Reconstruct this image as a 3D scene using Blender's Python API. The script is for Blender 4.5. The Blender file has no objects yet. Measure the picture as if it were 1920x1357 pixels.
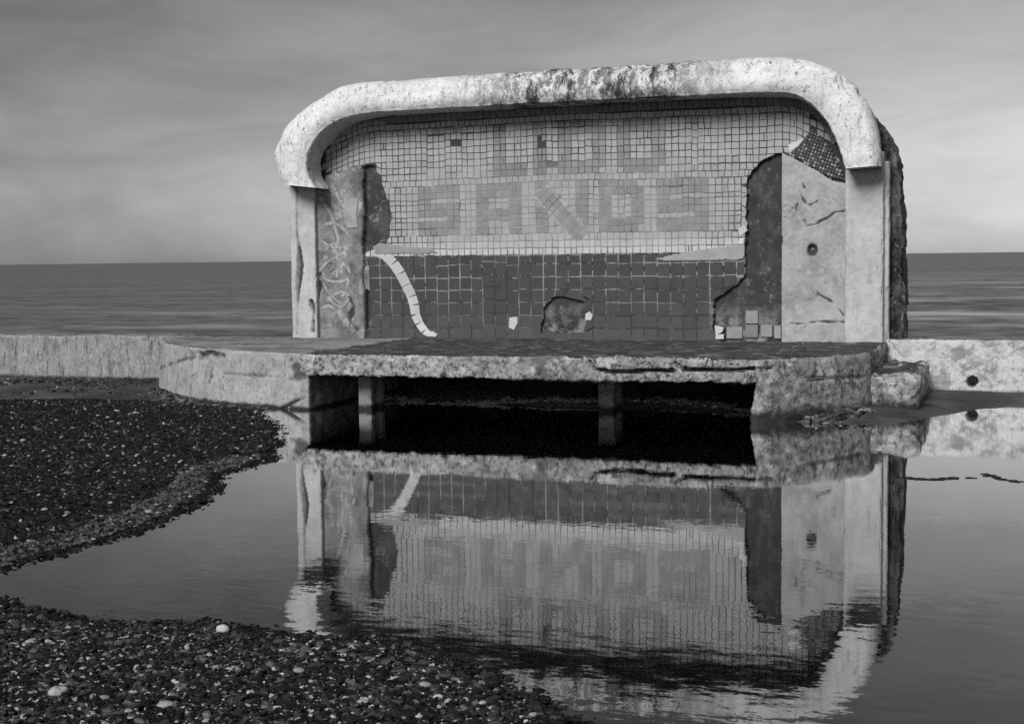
import bpy, math, random
import numpy as np
from mathutils import Matrix, Vector

random.seed(7)
RNG = np.random.default_rng(11)
SC = bpy.context.scene
COL = SC.collection

# ------------------------------------------------------------------ camera
# place frame: X along the shelter wall (right +), Y away from the pool, Z up, z = 0 is the pool surface
FPX, PW, PH = 2667.0, 1920, 1357
TH, ROLL = math.radians(20), 0.0125
CAM = np.array([5.54, -15.97, 1.56])
_p = math.atan(194 / FPX)
_f0 = np.array([-math.sin(TH), math.cos(TH), 0]); _r0 = np.array([math.cos(TH), math.sin(TH), 0]); _z = np.array([0, 0, 1.0])
FW = _f0 * math.cos(_p) - _z * math.sin(_p)
_up = _z * math.cos(_p) + _f0 * math.sin(_p)
RT = _r0 * math.cos(ROLL) - _up * math.sin(ROLL)
UP = _up * math.cos(ROLL) + _r0 * math.sin(ROLL)
cd = bpy.data.cameras.new('camera')
cd.sensor_width = 36; cd.lens = 36 * FPX / PW; cd.clip_start = 0.05; cd.clip_end = 200000
cam = bpy.data.objects.new('camera', cd); COL.objects.link(cam)
cam.matrix_world = Matrix([[RT[i], UP[i], -FW[i], CAM[i]] for i in range(3)] + [[0, 0, 0, 1]])
SC.camera = cam

# ------------------------------------------------------------------ sky, sun, exposure
SUN_EL, SUN_AZ = math.radians(35), math.radians(-10)     # behind the camera, a little to the right of the wall's normal
w = bpy.data.worlds.new('World'); SC.world = w; w.use_nodes = True
nt = w.node_tree; nt.nodes.clear()
N = nt.nodes.new; L = nt.links.new
out = N('ShaderNodeOutputWorld'); bg = N('ShaderNodeBackground')
sky = N('ShaderNodeTexSky'); sky.sky_type = 'NISHITA'; sky.sun_disc = False
sky.sun_elevation = SUN_EL; sky.sun_rotation = math.pi - SUN_AZ; sky.dust_density = 0.6; sky.ozone_density = 1.0; sky.altitude = 0
bw = N('ShaderNodeRGBToBW'); L(sky.outputs[0], bw.inputs[0])
tc = N('ShaderNodeTexCoord')
def wnoise(scale_vec, loc, scale, detail, rough, dist):
    m = N('ShaderNodeMapping'); m.inputs['Scale'].default_value = scale_vec; m.inputs['Location'].default_value = loc
    L(tc.outputs['Generated'], m.inputs[0])
    n = N('ShaderNodeTexNoise'); n.inputs['Scale'].default_value = scale; n.inputs['Detail'].default_value = detail
    n.inputs['Roughness'].default_value = rough; n.inputs['Distortion'].default_value = dist
    L(m.outputs[0], n.inputs['Vector']); return n.outputs['Fac']
def wmath(op, a, b, clamp=False):
    n = N('ShaderNodeMath'); n.operation = op; n.use_clamp = clamp
    for i, v in enumerate((a, b)):
        if v is None: continue
        if isinstance(v, (int, float)): n.inputs[i].default_value = v
        else: L(v, n.inputs[i])
    return n.outputs[0]
big = wnoise((1.0, 1.0, 3.0), (0.9, 0.4, 0.25), 3.0, 7, 0.55, 0.6)
fine = wnoise((1.4, 1.4, 6.0), (3.1, 1.7, 0.6), 5.0, 8, 0.62, 0.8)
cl = wmath('ADD', wmath('MULTIPLY', wmath('SUBTRACT', big, 0.5), 1.0), wmath('MULTIPLY', wmath('SUBTRACT', fine, 0.5), 0.5))
sepd = N('ShaderNodeSeparateXYZ'); L(tc.outputs['Generated'], sepd.inputs[0])
lift = wmath('MULTIPLY', wmath('ADD', sepd.outputs['X'], 0.30), 0.85)          # cloud cover thins out towards the right
cl = wmath('ADD', wmath('ADD', cl, lift), 1.0)
cl = wmath('MAXIMUM', wmath('MINIMUM', cl, 1.7), 0.45)
hz = N('ShaderNodeMapRange'); hz.inputs[1].default_value = 0.0; hz.inputs[2].default_value = 0.30; hz.inputs[3].default_value = 0.86; hz.inputs[4].default_value = 0.60
hz.clamp = True; L(sepd.outputs['Z'], hz.inputs[0])                               # sky dims with height, so the pool mirrors a darker sky
L(wmath('MULTIPLY', wmath('MULTIPLY', bw.outputs[0], cl), hz.outputs[0]), bg.inputs['Color'])
bg.inputs['Strength'].default_value = 0.05
L(bg.outputs[0], out.inputs[0])
sd = bpy.data.lights.new('sun', 'SUN'); sd.energy = 2.45; sd.angle = math.radians(24); sd.color = (1, 1, 1)
sun = bpy.data.objects.new('sun', sd); COL.objects.link(sun)
sv = Vector((math.sin(SUN_AZ) * math.cos(SUN_EL), -math.cos(SUN_AZ) * math.cos(SUN_EL), math.sin(SUN_EL)))
sun.rotation_euler = sv.to_track_quat('Z', 'Y').to_euler(); sun.location = (0, -20, 30)
vs = SC.view_settings
SC.display_settings.display_device = 'sRGB'
vs.view_transform = 'Standard'; vs.look = 'None'; vs.exposure = 0.75; vs.gamma = 1.0; vs.use_curve_mapping = False
SC.cycles.use_denoising = False
SC.cycles.sample_clamp_indirect = 0.7; SC.cycles.caustics_reflective = False; SC.cycles.max_bounces = 8; SC.cycles.transparent_max_bounces = 8

# ------------------------------------------------------------------ helpers
def ray(x, y): return FW + RT * (x - 960) / FPX + UP * (678.5 - y) / FPX
def onY(x, y, Y):
    d = ray(x, y); q = CAM + d * (Y - CAM[1]) / d[1]; return (q[0], q[2])
def onZ(x, y, Z=0.0):
    d = ray(x, y); q = CAM + d * (Z - CAM[2]) / d[2]; return (q[0], q[1])
def PY(pts, Y=0.0): return np.array([onY(x, y, Y) for x, y in pts])
def PZ(pts, Z=0.0): return np.array([onZ(x, y, Z) for x, y in pts])

_T = np.random.default_rng(5).random((64, 64, 64)).astype(np.float32)
def vnoise(x, y, z):
    xi, yi, zi = np.floor(x).astype(int), np.floor(y).astype(int), np.floor(z).astype(int)
    fx, fy, fz = x - xi, y - yi, z - zi
    fx = fx * fx * (3 - 2 * fx); fy = fy * fy * (3 - 2 * fy); fz = fz * fz * (3 - 2 * fz)
    r = 0
    for a in (0, 1):
        for b in (0, 1):
            for c in (0, 1):
                wgt = (fx if a else 1 - fx) * (fy if b else 1 - fy) * (fz if c else 1 - fz)
                r = r + wgt * _T[(xi + a) & 63, (yi + b) & 63, (zi + c) & 63]
    return r * 2 - 1
def fbm(x, y, z, freq, octv=4, gain=0.5):
    x, y, z = np.broadcast_arrays(np.asarray(x, float), np.asarray(y, float), np.asarray(z, float))
    s = 0; amp = 1; tot = 0
    for o in range(octv):
        s = s + amp * vnoise(x * freq + 17.3 * o, y * freq + 9.1 * o, z * freq + 3.7 * o); tot += amp
        amp *= gain; freq *= 2.03
    return s / tot

def inpoly(px, pz, poly):
    px = np.asarray(px); pz = np.asarray(pz); c = np.zeros(px.shape, bool); n = len(poly)
    for i in range(n):
        x1, y1 = poly[i]; x2, y2 = poly[(i + 1) % n]
        if y1 == y2: continue
        cond = ((y1 > pz) != (y2 > pz)) & (px < (x2 - x1) * (pz - y1) / (y2 - y1) + x1)
        c ^= cond
    return c
def segdist(px, pz, pts, closed=False):
    d = np.full(np.shape(px), 1e9); n = len(pts)
    for i in range(n if closed else n - 1):
        a = np.asarray(pts[i], float); b = np.asarray(pts[(i + 1) % n], float); ab = b - a
        t = np.clip(((px - a[0]) * ab[0] + (pz - a[1]) * ab[1]) / max(ab @ ab, 1e-9), 0, 1)
        d = np.minimum(d, np.hypot(px - a[0] - t * ab[0], pz - a[1] - t * ab[1]))
    return d
def sdist(px, pz, poly):
    d = segdist(px, pz, poly, True); return np.where(inpoly(px, pz, poly), d, -d)

def mesh_obj(name, V, Fs, mat, parent=None, smooth=True, attr=None, mats=None, mi=None):
    V = np.asarray(V, float)
    q_ = parent
    while q_ is not None: V = V - np.array(q_.location); q_ = q_.parent
    me = bpy.data.meshes.new(name)
    if isinstance(Fs, np.ndarray):
        k = Fs.shape[1]
        me.vertices.add(len(V)); me.vertices.foreach_set('co', V.astype(np.float32).ravel())
        me.loops.add(Fs.size); me.loops.foreach_set('vertex_index', Fs.astype(np.int32).ravel())
        me.polygons.add(len(Fs)); me.polygons.foreach_set('loop_start', np.arange(0, Fs.size, k, dtype=np.int32))
        me.polygons.foreach_set('loop_total', np.full(len(Fs), k, np.int32))
        me.update(calc_edges=True)
    else:
        me.from_pydata([tuple(v) for v in V], [], [tuple(f) for f in Fs])
    for m in (mats or [mat]): me.materials.append(m)
    if mi is not None: me.polygons.foreach_set('material_index', np.asarray(mi, np.int32))
    me.polygons.foreach_set('use_smooth', np.full(len(me.polygons), smooth))
    if attr is not None:
        for an, av in attr.items():
            a = me.attributes.new(an, 'FLOAT', 'POINT'); a.data.foreach_set('value', np.asarray(av, np.float32))
    me.update()
    o = bpy.data.objects.new(name, me); COL.objects.link(o)
    if parent is not None: o.parent = parent
    return o
def tag(o, label=None, cat=None, group=None, kind=None):
    for k, v in (('label', label), ('category', cat), ('group', group), ('kind', kind)):
        if v: o[k] = v
    return o
def thing(name, loc, label, cat, group=None):
    o = bpy.data.objects.new(name, None); o.empty_display_size = 0.2; COL.objects.link(o); o.location = loc
    return tag(o, label, cat, group)

def skirt(V, F, back):
    """close a sheet of quads: walls back along `back` from its boundary, no back face"""
    E = np.concatenate([F[:, [0, 1]], F[:, [1, 2]], F[:, [2, 3]], F[:, [3, 0]]])
    key = np.sort(E, 1); k = key[:, 0].astype(np.int64) * (len(V) + 1) + key[:, 1]
    u, idx, cnt = np.unique(k, return_index=True, return_counts=True)
    be = E[idx[cnt == 1]]
    bv = np.unique(be); mp = np.full(len(V), -1); mp[bv] = len(V) + np.arange(len(bv))
    V2 = np.concatenate([V, V[bv] + np.asarray(back)])
    S = np.stack([be[:, 1], be[:, 0], mp[be[:, 0]], mp[be[:, 1]]], 1)
    return V2, np.concatenate([F, S])
def relief(name, x0, x1, z0, z1, res, Y, mat, parent, disp=None, mask=None, depth=0.05, attr=None, smooth=True):
    """upright sheet facing -Y with real relief; disp(x,z) is metres towards the viewer side"""
    xs = np.linspace(x0, x1, max(2, int((x1 - x0) / res) + 1)); zs = np.linspace(z0, z1, max(2, int((z1 - z0) / res) + 1))
    X, Z = np.meshgrid(xs, zs); nx, nz = len(xs), len(zs)
    D = disp(X, Z) if disp else np.zeros_like(X)
    V = np.stack([X.ravel(), (Y - D).ravel(), Z.ravel()], 1)
    I = np.arange(nx * nz).reshape(nz, nx)
    F = np.stack([I[:-1, :-1].ravel(), I[:-1, 1:].ravel(), I[1:, 1:].ravel(), I[1:, :-1].ravel()], 1)
    if mask is not None:
        cx = (X[:-1, :-1] + X[1:, 1:]) / 2; cz = (Z[:-1, :-1] + Z[1:, 1:]) / 2
        F = F[mask(cx, cz).ravel()]
    A = {k: f(X, Z).ravel() for k, f in attr.items()} if attr else None
    n0 = len(V); V, F = skirt(V, F, (0, depth, 0))
    used = np.unique(F); mp = np.full(len(V), -1); mp[used] = np.arange(len(used))
    if A:
        E = V[n0:, [0, 2]]
        A = {k: np.concatenate([a, attr[k](E[:, 0], E[:, 1])])[used] for k, a in A.items()}
    return mesh_obj(name, V[used], mp[F], mat, parent, smooth, A)
def axis(a, b, res, r):
    n = max(1, int(abs(b - a - 2 * r) / res)); e = max(2, int(r * 1.6 / res))
    return np.concatenate([np.linspace(a, a + r, e, endpoint=False), np.linspace(a + r, b - r, n + 1), np.linspace(b - r, b, e + 1)[1:]])
def rough_box(name, x0, x1, y0, y1, z0, z1, res, r, disp, mat, parent=None, warp=None, xs=None, ys=None, topmat=None, zs=None, topcut=0.75, botmat=None, attr=None):
    """a block with rounded edges, real surface relief and an optional warp of its footprint"""
    xs = axis(x0, x1, res, r) if xs is None else np.asarray(xs)
    ys = axis(y0, y1, res, r) if ys is None else np.asarray(ys)
    zs = axis(z0, z1, res, r) if zs is None else np.asarray(zs)
    Vs = []; Fs = []; off = 0
    def face(A, B, f, flip):
        nonlocal off
        a, b = np.meshgrid(A, B); P = f(a, b).reshape(-1, 3); I = np.arange(a.size).reshape(a.shape) + off
        q = np.stack([I[:-1, :-1].ravel(), I[:-1, 1:].ravel(), I[1:, 1:].ravel(), I[1:, :-1].ravel()], 1)
        Vs.append(P); Fs.append(q[:, ::-1] if flip else q); off += a.size
    S = lambda *a: np.stack(np.broadcast_arrays(*a), -1)
    face(xs, zs, lambda a, b: S(a, np.full_like(a, y0), b), False)
    face(xs, zs, lambda a, b: S(a, np.full_like(a, y1), b), True)
    face(ys, zs, lambda a, b: S(np.full_like(a, x0), a, b), True)
    face(ys, zs, lambda a, b: S(np.full_like(a, x1), a, b), False)
    face(xs, ys, lambda a, b: S(a, b, np.full_like(a, z1)), False)
    face(xs, ys, lambda a, b: S(a, b, np.full_like(a, z0)), True)
    V = np.concatenate(Vs); F = np.concatenate(Fs)
    _, ix, inv = np.unique(np.round(V, 5), axis=0, return_index=True, return_inverse=True)
    V = V[ix]; F = np.asarray(inv).ravel()[F]
    lo = np.array([x0 + r, y0 + r, z0 + r]); hi = np.array([x1 - r, y1 - r, z1 - r])
    core = np.clip(V, lo, hi); n = V - core; ln = np.linalg.norm(n, axis=1, keepdims=True); n = n / np.maximum(ln, 1e-9)
    V = core + n * r
    A0 = {k: f(V, n) for k, f in attr.items()} if attr else None
    if disp is not None: V = V + n * disp(V, n)[:, None]
    if warp: V = warp(V)
    mi = None; mats = None
    if topmat:
        A = V[F]; nn = np.cross(A[:, 2] - A[:, 0], A[:, 3] - A[:, 1]); nn /= np.maximum(np.linalg.norm(nn, axis=1, keepdims=True), 1e-12)
        mi = (nn[:, 2] > topcut).astype(int); mats = [mat, topmat]
        if botmat: mi[nn[:, 2] < -0.7] = 2; mats.append(botmat)
    return mesh_obj(name, V, F, mat, parent, True, A0, mats, mi)

# ------------------------------------------------------------------ materials
def g(v): return (v, v, v, 1.0)
class M:
    def __init__(s, name, base, rough=0.85, spec=0.3):
        s.m = bpy.data.materials.new(name); s.m.use_nodes = True; s.t = s.m.node_tree; s.t.nodes.clear()
        s.out = s.n('ShaderNodeOutputMaterial'); s.b = s.n('ShaderNodeBsdfPrincipled')
        s.l(s.b.outputs[0], s.out.inputs[0]); s.b.inputs['Roughness'].default_value = rough
        s.b.inputs['Specular IOR Level'].default_value = spec
        s.tc = s.n('ShaderNodeTexCoord').outputs['Object']
        v = s.n('ShaderNodeRGB'); v.outputs[0].default_value = g(base); s.c = v.outputs[0]
    def n(s, t): return s.t.nodes.new(t)
    def l(s, a, b): s.t.links.new(a, b)
    def math(s, op, a, b=None, clamp=False):
        n = s.n('ShaderNodeMath'); n.operation = op; n.use_clamp = clamp
        for i, v in enumerate((a, b)):
            if v is None: continue
            if isinstance(v, (int, float)): n.inputs[i].default_value = v
            else: s.l(v, n.inputs[i])
        return n.outputs[0]
    def noise(s, scale, detail=4, rough=0.55, sv=(1, 1, 1), loc=(0, 0, 0), dist=0.0, col=False):
        mp = s.n('ShaderNodeMapping'); mp.inputs['Scale'].default_value = sv; mp.inputs['Location'].default_value = loc
        s.l(s.tc, mp.inputs[0]); n = s.n('ShaderNodeTexNoise')
        n.inputs['Scale'].default_value = scale; n.inputs['Detail'].default_value = detail
        n.inputs['Roughness'].default_value = rough; n.inputs['Distortion'].default_value = dist
        s.l(mp.outputs[0], n.inputs['Vector']); return n.outputs['Color' if col else 'Fac']
    def ramp(s, v, lo, hi, a=0.0, b=1.0):
        n = s.n('ShaderNodeMapRange'); n.inputs[1].default_value = lo; n.inputs[2].default_value = hi
        n.inputs[3].default_value = a; n.inputs[4].default_value = b; n.clamp = True
        s.l(v, n.inputs[0]); return n.outputs[0]
    def mix(s, fac, col):
        n = s.n('ShaderNodeMix'); n.data_type = 'RGBA'
        if isinstance(fac, (int, float)): n.inputs[0].default_value = fac
        else: s.l(fac, n.inputs[0])
        s.l(s.c, n.inputs[6])
        if isinstance(col, (int, float)): n.inputs[7].default_value = g(col)
        else: s.l(col, n.inputs[7])
        s.c = n.outputs[2]; return s
    def lay(s, col, lo, hi, scale, detail=5, rough=0.6, sv=(1, 1, 1), loc=(0, 0, 0), dist=0.0, amt=1.0, mask=None):
        f = s.ramp(s.noise(scale, detail, rough, sv, loc, dist), lo, hi, 0, amt)
        if mask is not None: f = s.math('MULTIPLY', f, mask)
        return s.mix(f, col)
    def attr(s, name):
        a = s.n('ShaderNodeAttribute'); a.attribute_name = name; return a.outputs['Fac']
    def xyz(s, sock=None):
        x = s.n('ShaderNodeSeparateXYZ'); s.l(sock or s.tc, x.inputs[0]); return x.outputs
    def bump(s, scale, strength, dist, detail=5, rough=0.6, sv=(1, 1, 1)):
        b = s.n('ShaderNodeBump'); b.inputs['Strength'].default_value = strength; b.inputs['Distance'].default_value = dist
        s.l(s.noise(scale, detail, rough, sv), b.inputs['Height'])
        if s.b.inputs['Normal'].is_linked: s.l(s.b.inputs['Normal'].links[0].from_socket, b.inputs['Normal'])
        s.l(b.outputs[0], s.b.inputs['Normal']); return s
    def tide(s, z0=0.06, soft=0.05, col=0.02, wob=0.10):
        z = s.math('ADD', s.xyz()[2], s.math('MULTIPLY', s.math('SUBTRACT', s.noise(7, 5, 0.65), 0.5), wob))
        return s.mix(s.ramp(z, z0, z0 + soft, 1, 0), col)
    def done(s):
        s.l(s.c, s.b.inputs['Base Color']); return s.m

# object coordinates of the shelter's parts are measured from its base point SH0
SH0 = (0.45, 0.0, 0.61)
PL0 = (0.8, -1.4, 0.0)

def bandmask(m, ax, lo0, lo1, hi0, hi1):
    v = m.xyz()[ax]; return m.math('MULTIPLY', m.ramp(v, lo0, lo1), m.ramp(v, hi0, hi1, 1, 0))
m = M('white_paint_weathered', 0.64, 0.8)
m.lay(0.50, 0.42, 0.60, 3.0, 10, 0.78).lay(0.34, 0.52, 0.62, 26, 7, 0.8, amt=0.75).lay(0.30, 0.54, 0.64, 5, 8, 0.75, (2.6, 1, 0.16), (2, 0, 0), amt=0.7)
bm_ = bandmask(m, 0, -1.4, -0.4, 1.3, 2.2)
m.lay(0.16, 0.46, 0.53, 9.0, 9, 0.8, (1, 1, 0.55), dist=0.3, mask=bm_)
m.lay(0.03, 0.52, 0.57, 5.0, 9, 0.8, (1.2, 1, 0.35), (2.3, 0, 0), 0.3, mask=bm_)
m.lay(0.12, 0.57, 0.62, 20.0, 7, 0.78, (1, 1, 0.7), (5, 0, 1), amt=0.85)
m.lay(0.05, 0.64, 0.70, 13.0, 5, 0.7, (1, 1, 0.5), (9, 0, 1))
m.bump(60, 0.5, 0.006).bump(14, 0.5, 0.012)
M_HOOD = m.done()

m = M('pillar_render', 0.43, 0.85)
m.lay(0.32, 0.42, 0.62, 3.2, 10, 0.75, (1, 1, 0.6)).lay(0.28, 0.54, 0.64, 26, 7, 0.8, amt=0.7).lay(0.12, 0.60, 0.68, 9, 8, 0.8, (1.3, 1, 0.45))
m.lay(0.22, 0.58, 0.70, 5, 6, 0.7, (2.2, 1, 0.35), (3, 0, 1), amt=0.7); m.mix(m.attr('crack'), 0.05); m.bump(45, 0.5, 0.008); M_PILLAR = m.done()

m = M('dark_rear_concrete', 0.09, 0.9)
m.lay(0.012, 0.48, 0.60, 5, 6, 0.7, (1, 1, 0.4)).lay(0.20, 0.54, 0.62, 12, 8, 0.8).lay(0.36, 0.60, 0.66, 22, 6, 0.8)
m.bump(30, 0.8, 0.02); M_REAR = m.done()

m = M('side_panel_right', 0.32, 0.9)
m.lay(0.21, 0.42, 0.60, 2.5, 10, 0.76).lay(0.38, 0.5, 0.6, 9, 8, 0.75, loc=(4, 0, 0), amt=0.6).lay(0.15, 0.56, 0.64, 24, 7, 0.8, amt=0.8).lay(0.07, 0.60, 0.66, 7, 8, 0.82, loc=(1, 0, 6))
m.mix(m.attr('crack'), 0.05); m.bump(40, 0.5, 0.006); M_PANR = m.done()

m = M('side_panel_left', 0.20, 0.9)
m.lay(0.09, 0.44, 0.60, 4.0, 10, 0.78).lay(0.36, 0.53, 0.62, 6, 8, 0.78, sv=(1, 1, 0.7), loc=(7, 0, 2)).lay(0.05, 0.57, 0.65, 14, 8, 0.82)
m.mix(m.attr('crack'), 0.04); m.bump(35, 0.6, 0.008); M_PANL = m.done()
m = M('spray_paint', 0.33, 0.8); m.lay(0.18, 0.40, 0.62, 9, 6, 0.7); M_SPRAY = m.done()
m = M('pale_patch', 0.30, 0.85); m.lay(0.2, 0.4, 0.7, 8, 5); M_PATCH = m.done()

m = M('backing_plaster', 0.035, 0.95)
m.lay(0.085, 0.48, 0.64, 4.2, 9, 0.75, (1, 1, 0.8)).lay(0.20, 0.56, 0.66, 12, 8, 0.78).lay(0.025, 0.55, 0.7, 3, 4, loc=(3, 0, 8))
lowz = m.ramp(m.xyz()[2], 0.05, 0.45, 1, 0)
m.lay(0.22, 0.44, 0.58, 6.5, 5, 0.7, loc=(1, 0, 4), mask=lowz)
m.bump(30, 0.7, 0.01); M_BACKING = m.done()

m = M('grout', 0.045, 0.95)                 # joints filled with pale grime in the middle of the mosaic, dark round its rim
mid = m.math('MULTIPLY', bandmask(m, 0, -2.2, -1.5, 1.3, 2.1), bandmask(m, 2, 0.98, 1.1, 1.75, 2.2))
m.lay(0.27, 0.32, 0.52, 2.6, 5, 0.65, mask=mid)
lowd = m.ramp(m.xyz()[2], 0.985, 0.995, 1, 0)
m.mix(lowd, 0.036)
upr = m.math('MULTIPLY', lowd, m.ramp(m.xyz()[2], 0.15, 0.75, 0.25, 1.0))
m.lay(0.24, 0.50, 0.56, 2.2, 5, 0.6, (0.35, 1, 3.2), (2.2, 0, 5.5), mask=upr).lay(0.24, 0.50, 0.56, 2.2, 5, 0.6, (3.2, 1, 0.35), (7.2, 0, 1.5), mask=upr)
m.lay(0.05, 0.5, 0.62, 14, 4, 0.6, amt=0.5, mask=lowd)
M_GROUT = m.done()

m = M('glazed_tile', 0.3, 0.45, 0.4)
att = m.attr('shade'); cc = m.n('ShaderNodeCombineColor')
for i in range(3): m.l(att, cc.inputs[i])
m.c = cc.outputs[0]
mm = m.n('ShaderNodeMix'); mm.data_type = 'RGBA'; mm.blend_type = 'MULTIPLY'; mm.inputs[0].default_value = 1
m.l(m.c, mm.inputs[6]); gr = m.ramp(m.noise(5, 5, 0.65), 0.3, 0.7, 0.82, 1.12)
cc2 = m.n('ShaderNodeCombineColor')
for i in range(3): m.l(gr, cc2.inputs[i])
m.l(cc2.outputs[0], mm.inputs[7]); m.c = mm.outputs[2]
m.l(m.ramp(m.noise(9, 4), 0.35, 0.7, 0.45, 0.75), m.b.inputs['Roughness'])
M_TILE = m.done()

def conc(name, base, dark, light, k=1.0, rough=0.9, sp=30):
    m = M(name, base, rough)
    m.lay(dark * 1.6, 0.42, 0.66, 1.7 * k, 6, 0.6, (1, 1, 0.8)).lay(light, 0.50, 0.64, 6 * k, 6, 0.7, loc=(3, 1, 2), amt=0.8)
    m.lay(dark * 0.8, 0.50, 0.60, sp, 5, 0.75, amt=0.9).lay(dark * 0.6, 0.56, 0.64, 9, 6, 0.75, (1, 1, 0.6), (8, 2, 1))
    m.bump(55, 0.6, 0.008).bump(16, 0.6, 0.015)
    return m
M_SLAB = conc('exposed_aggregate', 0.30, 0.07, 0.46, 1.0, sp=20).done()
M_BLOCK = conc('block_concrete', 0.30, 0.08, 0.45, 1.2, sp=16).tide(0.07, 0.08, 0.025, 0.22).done()
m = M('wing_render', 0.33, 0.92); m.lay(0.21, 0.40, 0.60, 3, 10, 0.78).lay(0.38, 0.50, 0.60, 9, 8, 0.75, loc=(2, 2, 2), amt=0.6).lay(0.17, 0.53, 0.62, 30, 6, 0.8, amt=0.8).lay(0.05, 0.56, 0.64, 8, 8, 0.8).lay(0.12, 0.54, 0.64, 5, 8, 0.78, (2.2, 2.2, 0.4), (4, 1, 0), amt=0.75)
m.mix(m.attr('crack'), 0.035); m.tide(0.02, 0.03, 0.02, 0.08); m.bump(40, 0.5, 0.008); M_WING = m.done()
m = M('left_wall_concrete', 0.25, 0.92); m.lay(0.17, 0.42, 0.60, 3.5, 10, 0.78).lay(0.32, 0.50, 0.60, 10, 8, 0.78, (1, 1, 0.8), (4, 0, 0), amt=0.7).lay(0.08, 0.54, 0.62, 28, 6, 0.8, amt=0.8).lay(0.07, 0.53, 0.62, 7, 8, 0.8, (2.2, 1, 0.45), (1, 0, 0))
m.tide(0.03, 0.04); m.bump(40, 0.5, 0.008); M_WALLL = m.done()
m = M('right_wall_paint', 0.46, 0.85); m.lay(0.22, 0.50, 0.56, 4, 10, 0.78, (1, 1, 1.1), dist=0.2).lay(0.18, 0.54, 0.62, 24, 6, 0.8, amt=0.85).lay(0.14, 0.58, 0.66, 6, 8, 0.8, (2.2, 1, 0.4), (3, 0, 0), amt=0.8).lay(0.38, 0.5, 0.7, 2, 4, amt=0.6)
m.tide(0.05, 0.06, 0.05); m.bump(40, 0.5, 0.008); M_WALLR = m.done()
m = M('weedy_top', 0.05, 0.8, 0.25); m.lay(0.018, 0.48, 0.62, 3, 6, 0.7, (0.6, 1.6, 1)).lay(0.20, 0.52, 0.64, 5, 6, 0.7, (0.6, 1.4, 1), (5, 3, 0)).lay(0.03, 0.5, 0.62, 24, 5, 0.7, (0.5, 1.3, 1), amt=0.7)
m.bump(30, 0.6, 0.012); M_TOP = m.done()
m = M('painted_shade_concrete', 0.03, 0.9); m.lay(0.012, 0.45, 0.6, 6, 5); m.bump(40, 0.6, 0.01); M_PAINTSHADE = m.done()  # near-black colour paints in the deep shade under the platform
m = M('wing_top', 0.24, 0.9); m.lay(0.09, 0.44, 0.62, 2.5, 6, 0.7, (0.6, 1.6, 1)).lay(0.25, 0.55, 0.68, 6, 6, 0.7, amt=0.7); m.bump(30, 0.6, 0.012); M_WINGTOP = m.done()
m = M('wall_top', 0.2, 0.9); m.lay(0.06, 0.45, 0.62, 6, 6, 0.7); M_WTOP = m.done()
m = M('post_concrete', 0.27, 0.9); m.lay(0.16, 0.48, 0.65, 9, 8, 0.75); m.tide(0.03, 0.04); m.bump(40, 0.6, 0.01); M_POST = m.done()

# wet sand, shingle bed
m = M('bed', 0.035, 0.7, 0.3)
sh = m.attr('shingle')
m.lay(0.085, 0.42, 0.62, 1.5, 5).lay(0.02, 0.54, 0.68, 6, 5)
m.mix(m.attr('painted_lit'), 0.36)  # sand under the slab painted paler, standing in for light that reaches it
m.mix(sh, 0.006)
m.lay(0.035, 0.58, 0.66, 60, 3, 0.6, mask=sh)
m.bump(50, 0.6, 0.01); M_BED = m.done()
m = M('pebble', 0.05, 0.5, 0.22)
att = m.attr('shade'); cc = m.n('ShaderNodeCombineColor')
for i in range(3): m.l(att, cc.inputs[i])
m.c = cc.outputs[0]; m.lay(0.02, 0.5, 0.75, 55, 4, 0.7, amt=0.6); m.bump(160, 0.35, 0.002)
m.l(m.ramp(m.noise(20, 2), 0.35, 0.65, 0.28, 0.7), m.b.inputs['Roughness'])
M_PEB = m.done()
m = M('weed', 0.008, 0.6, 0.3); M_WEED = m.done()

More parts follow.
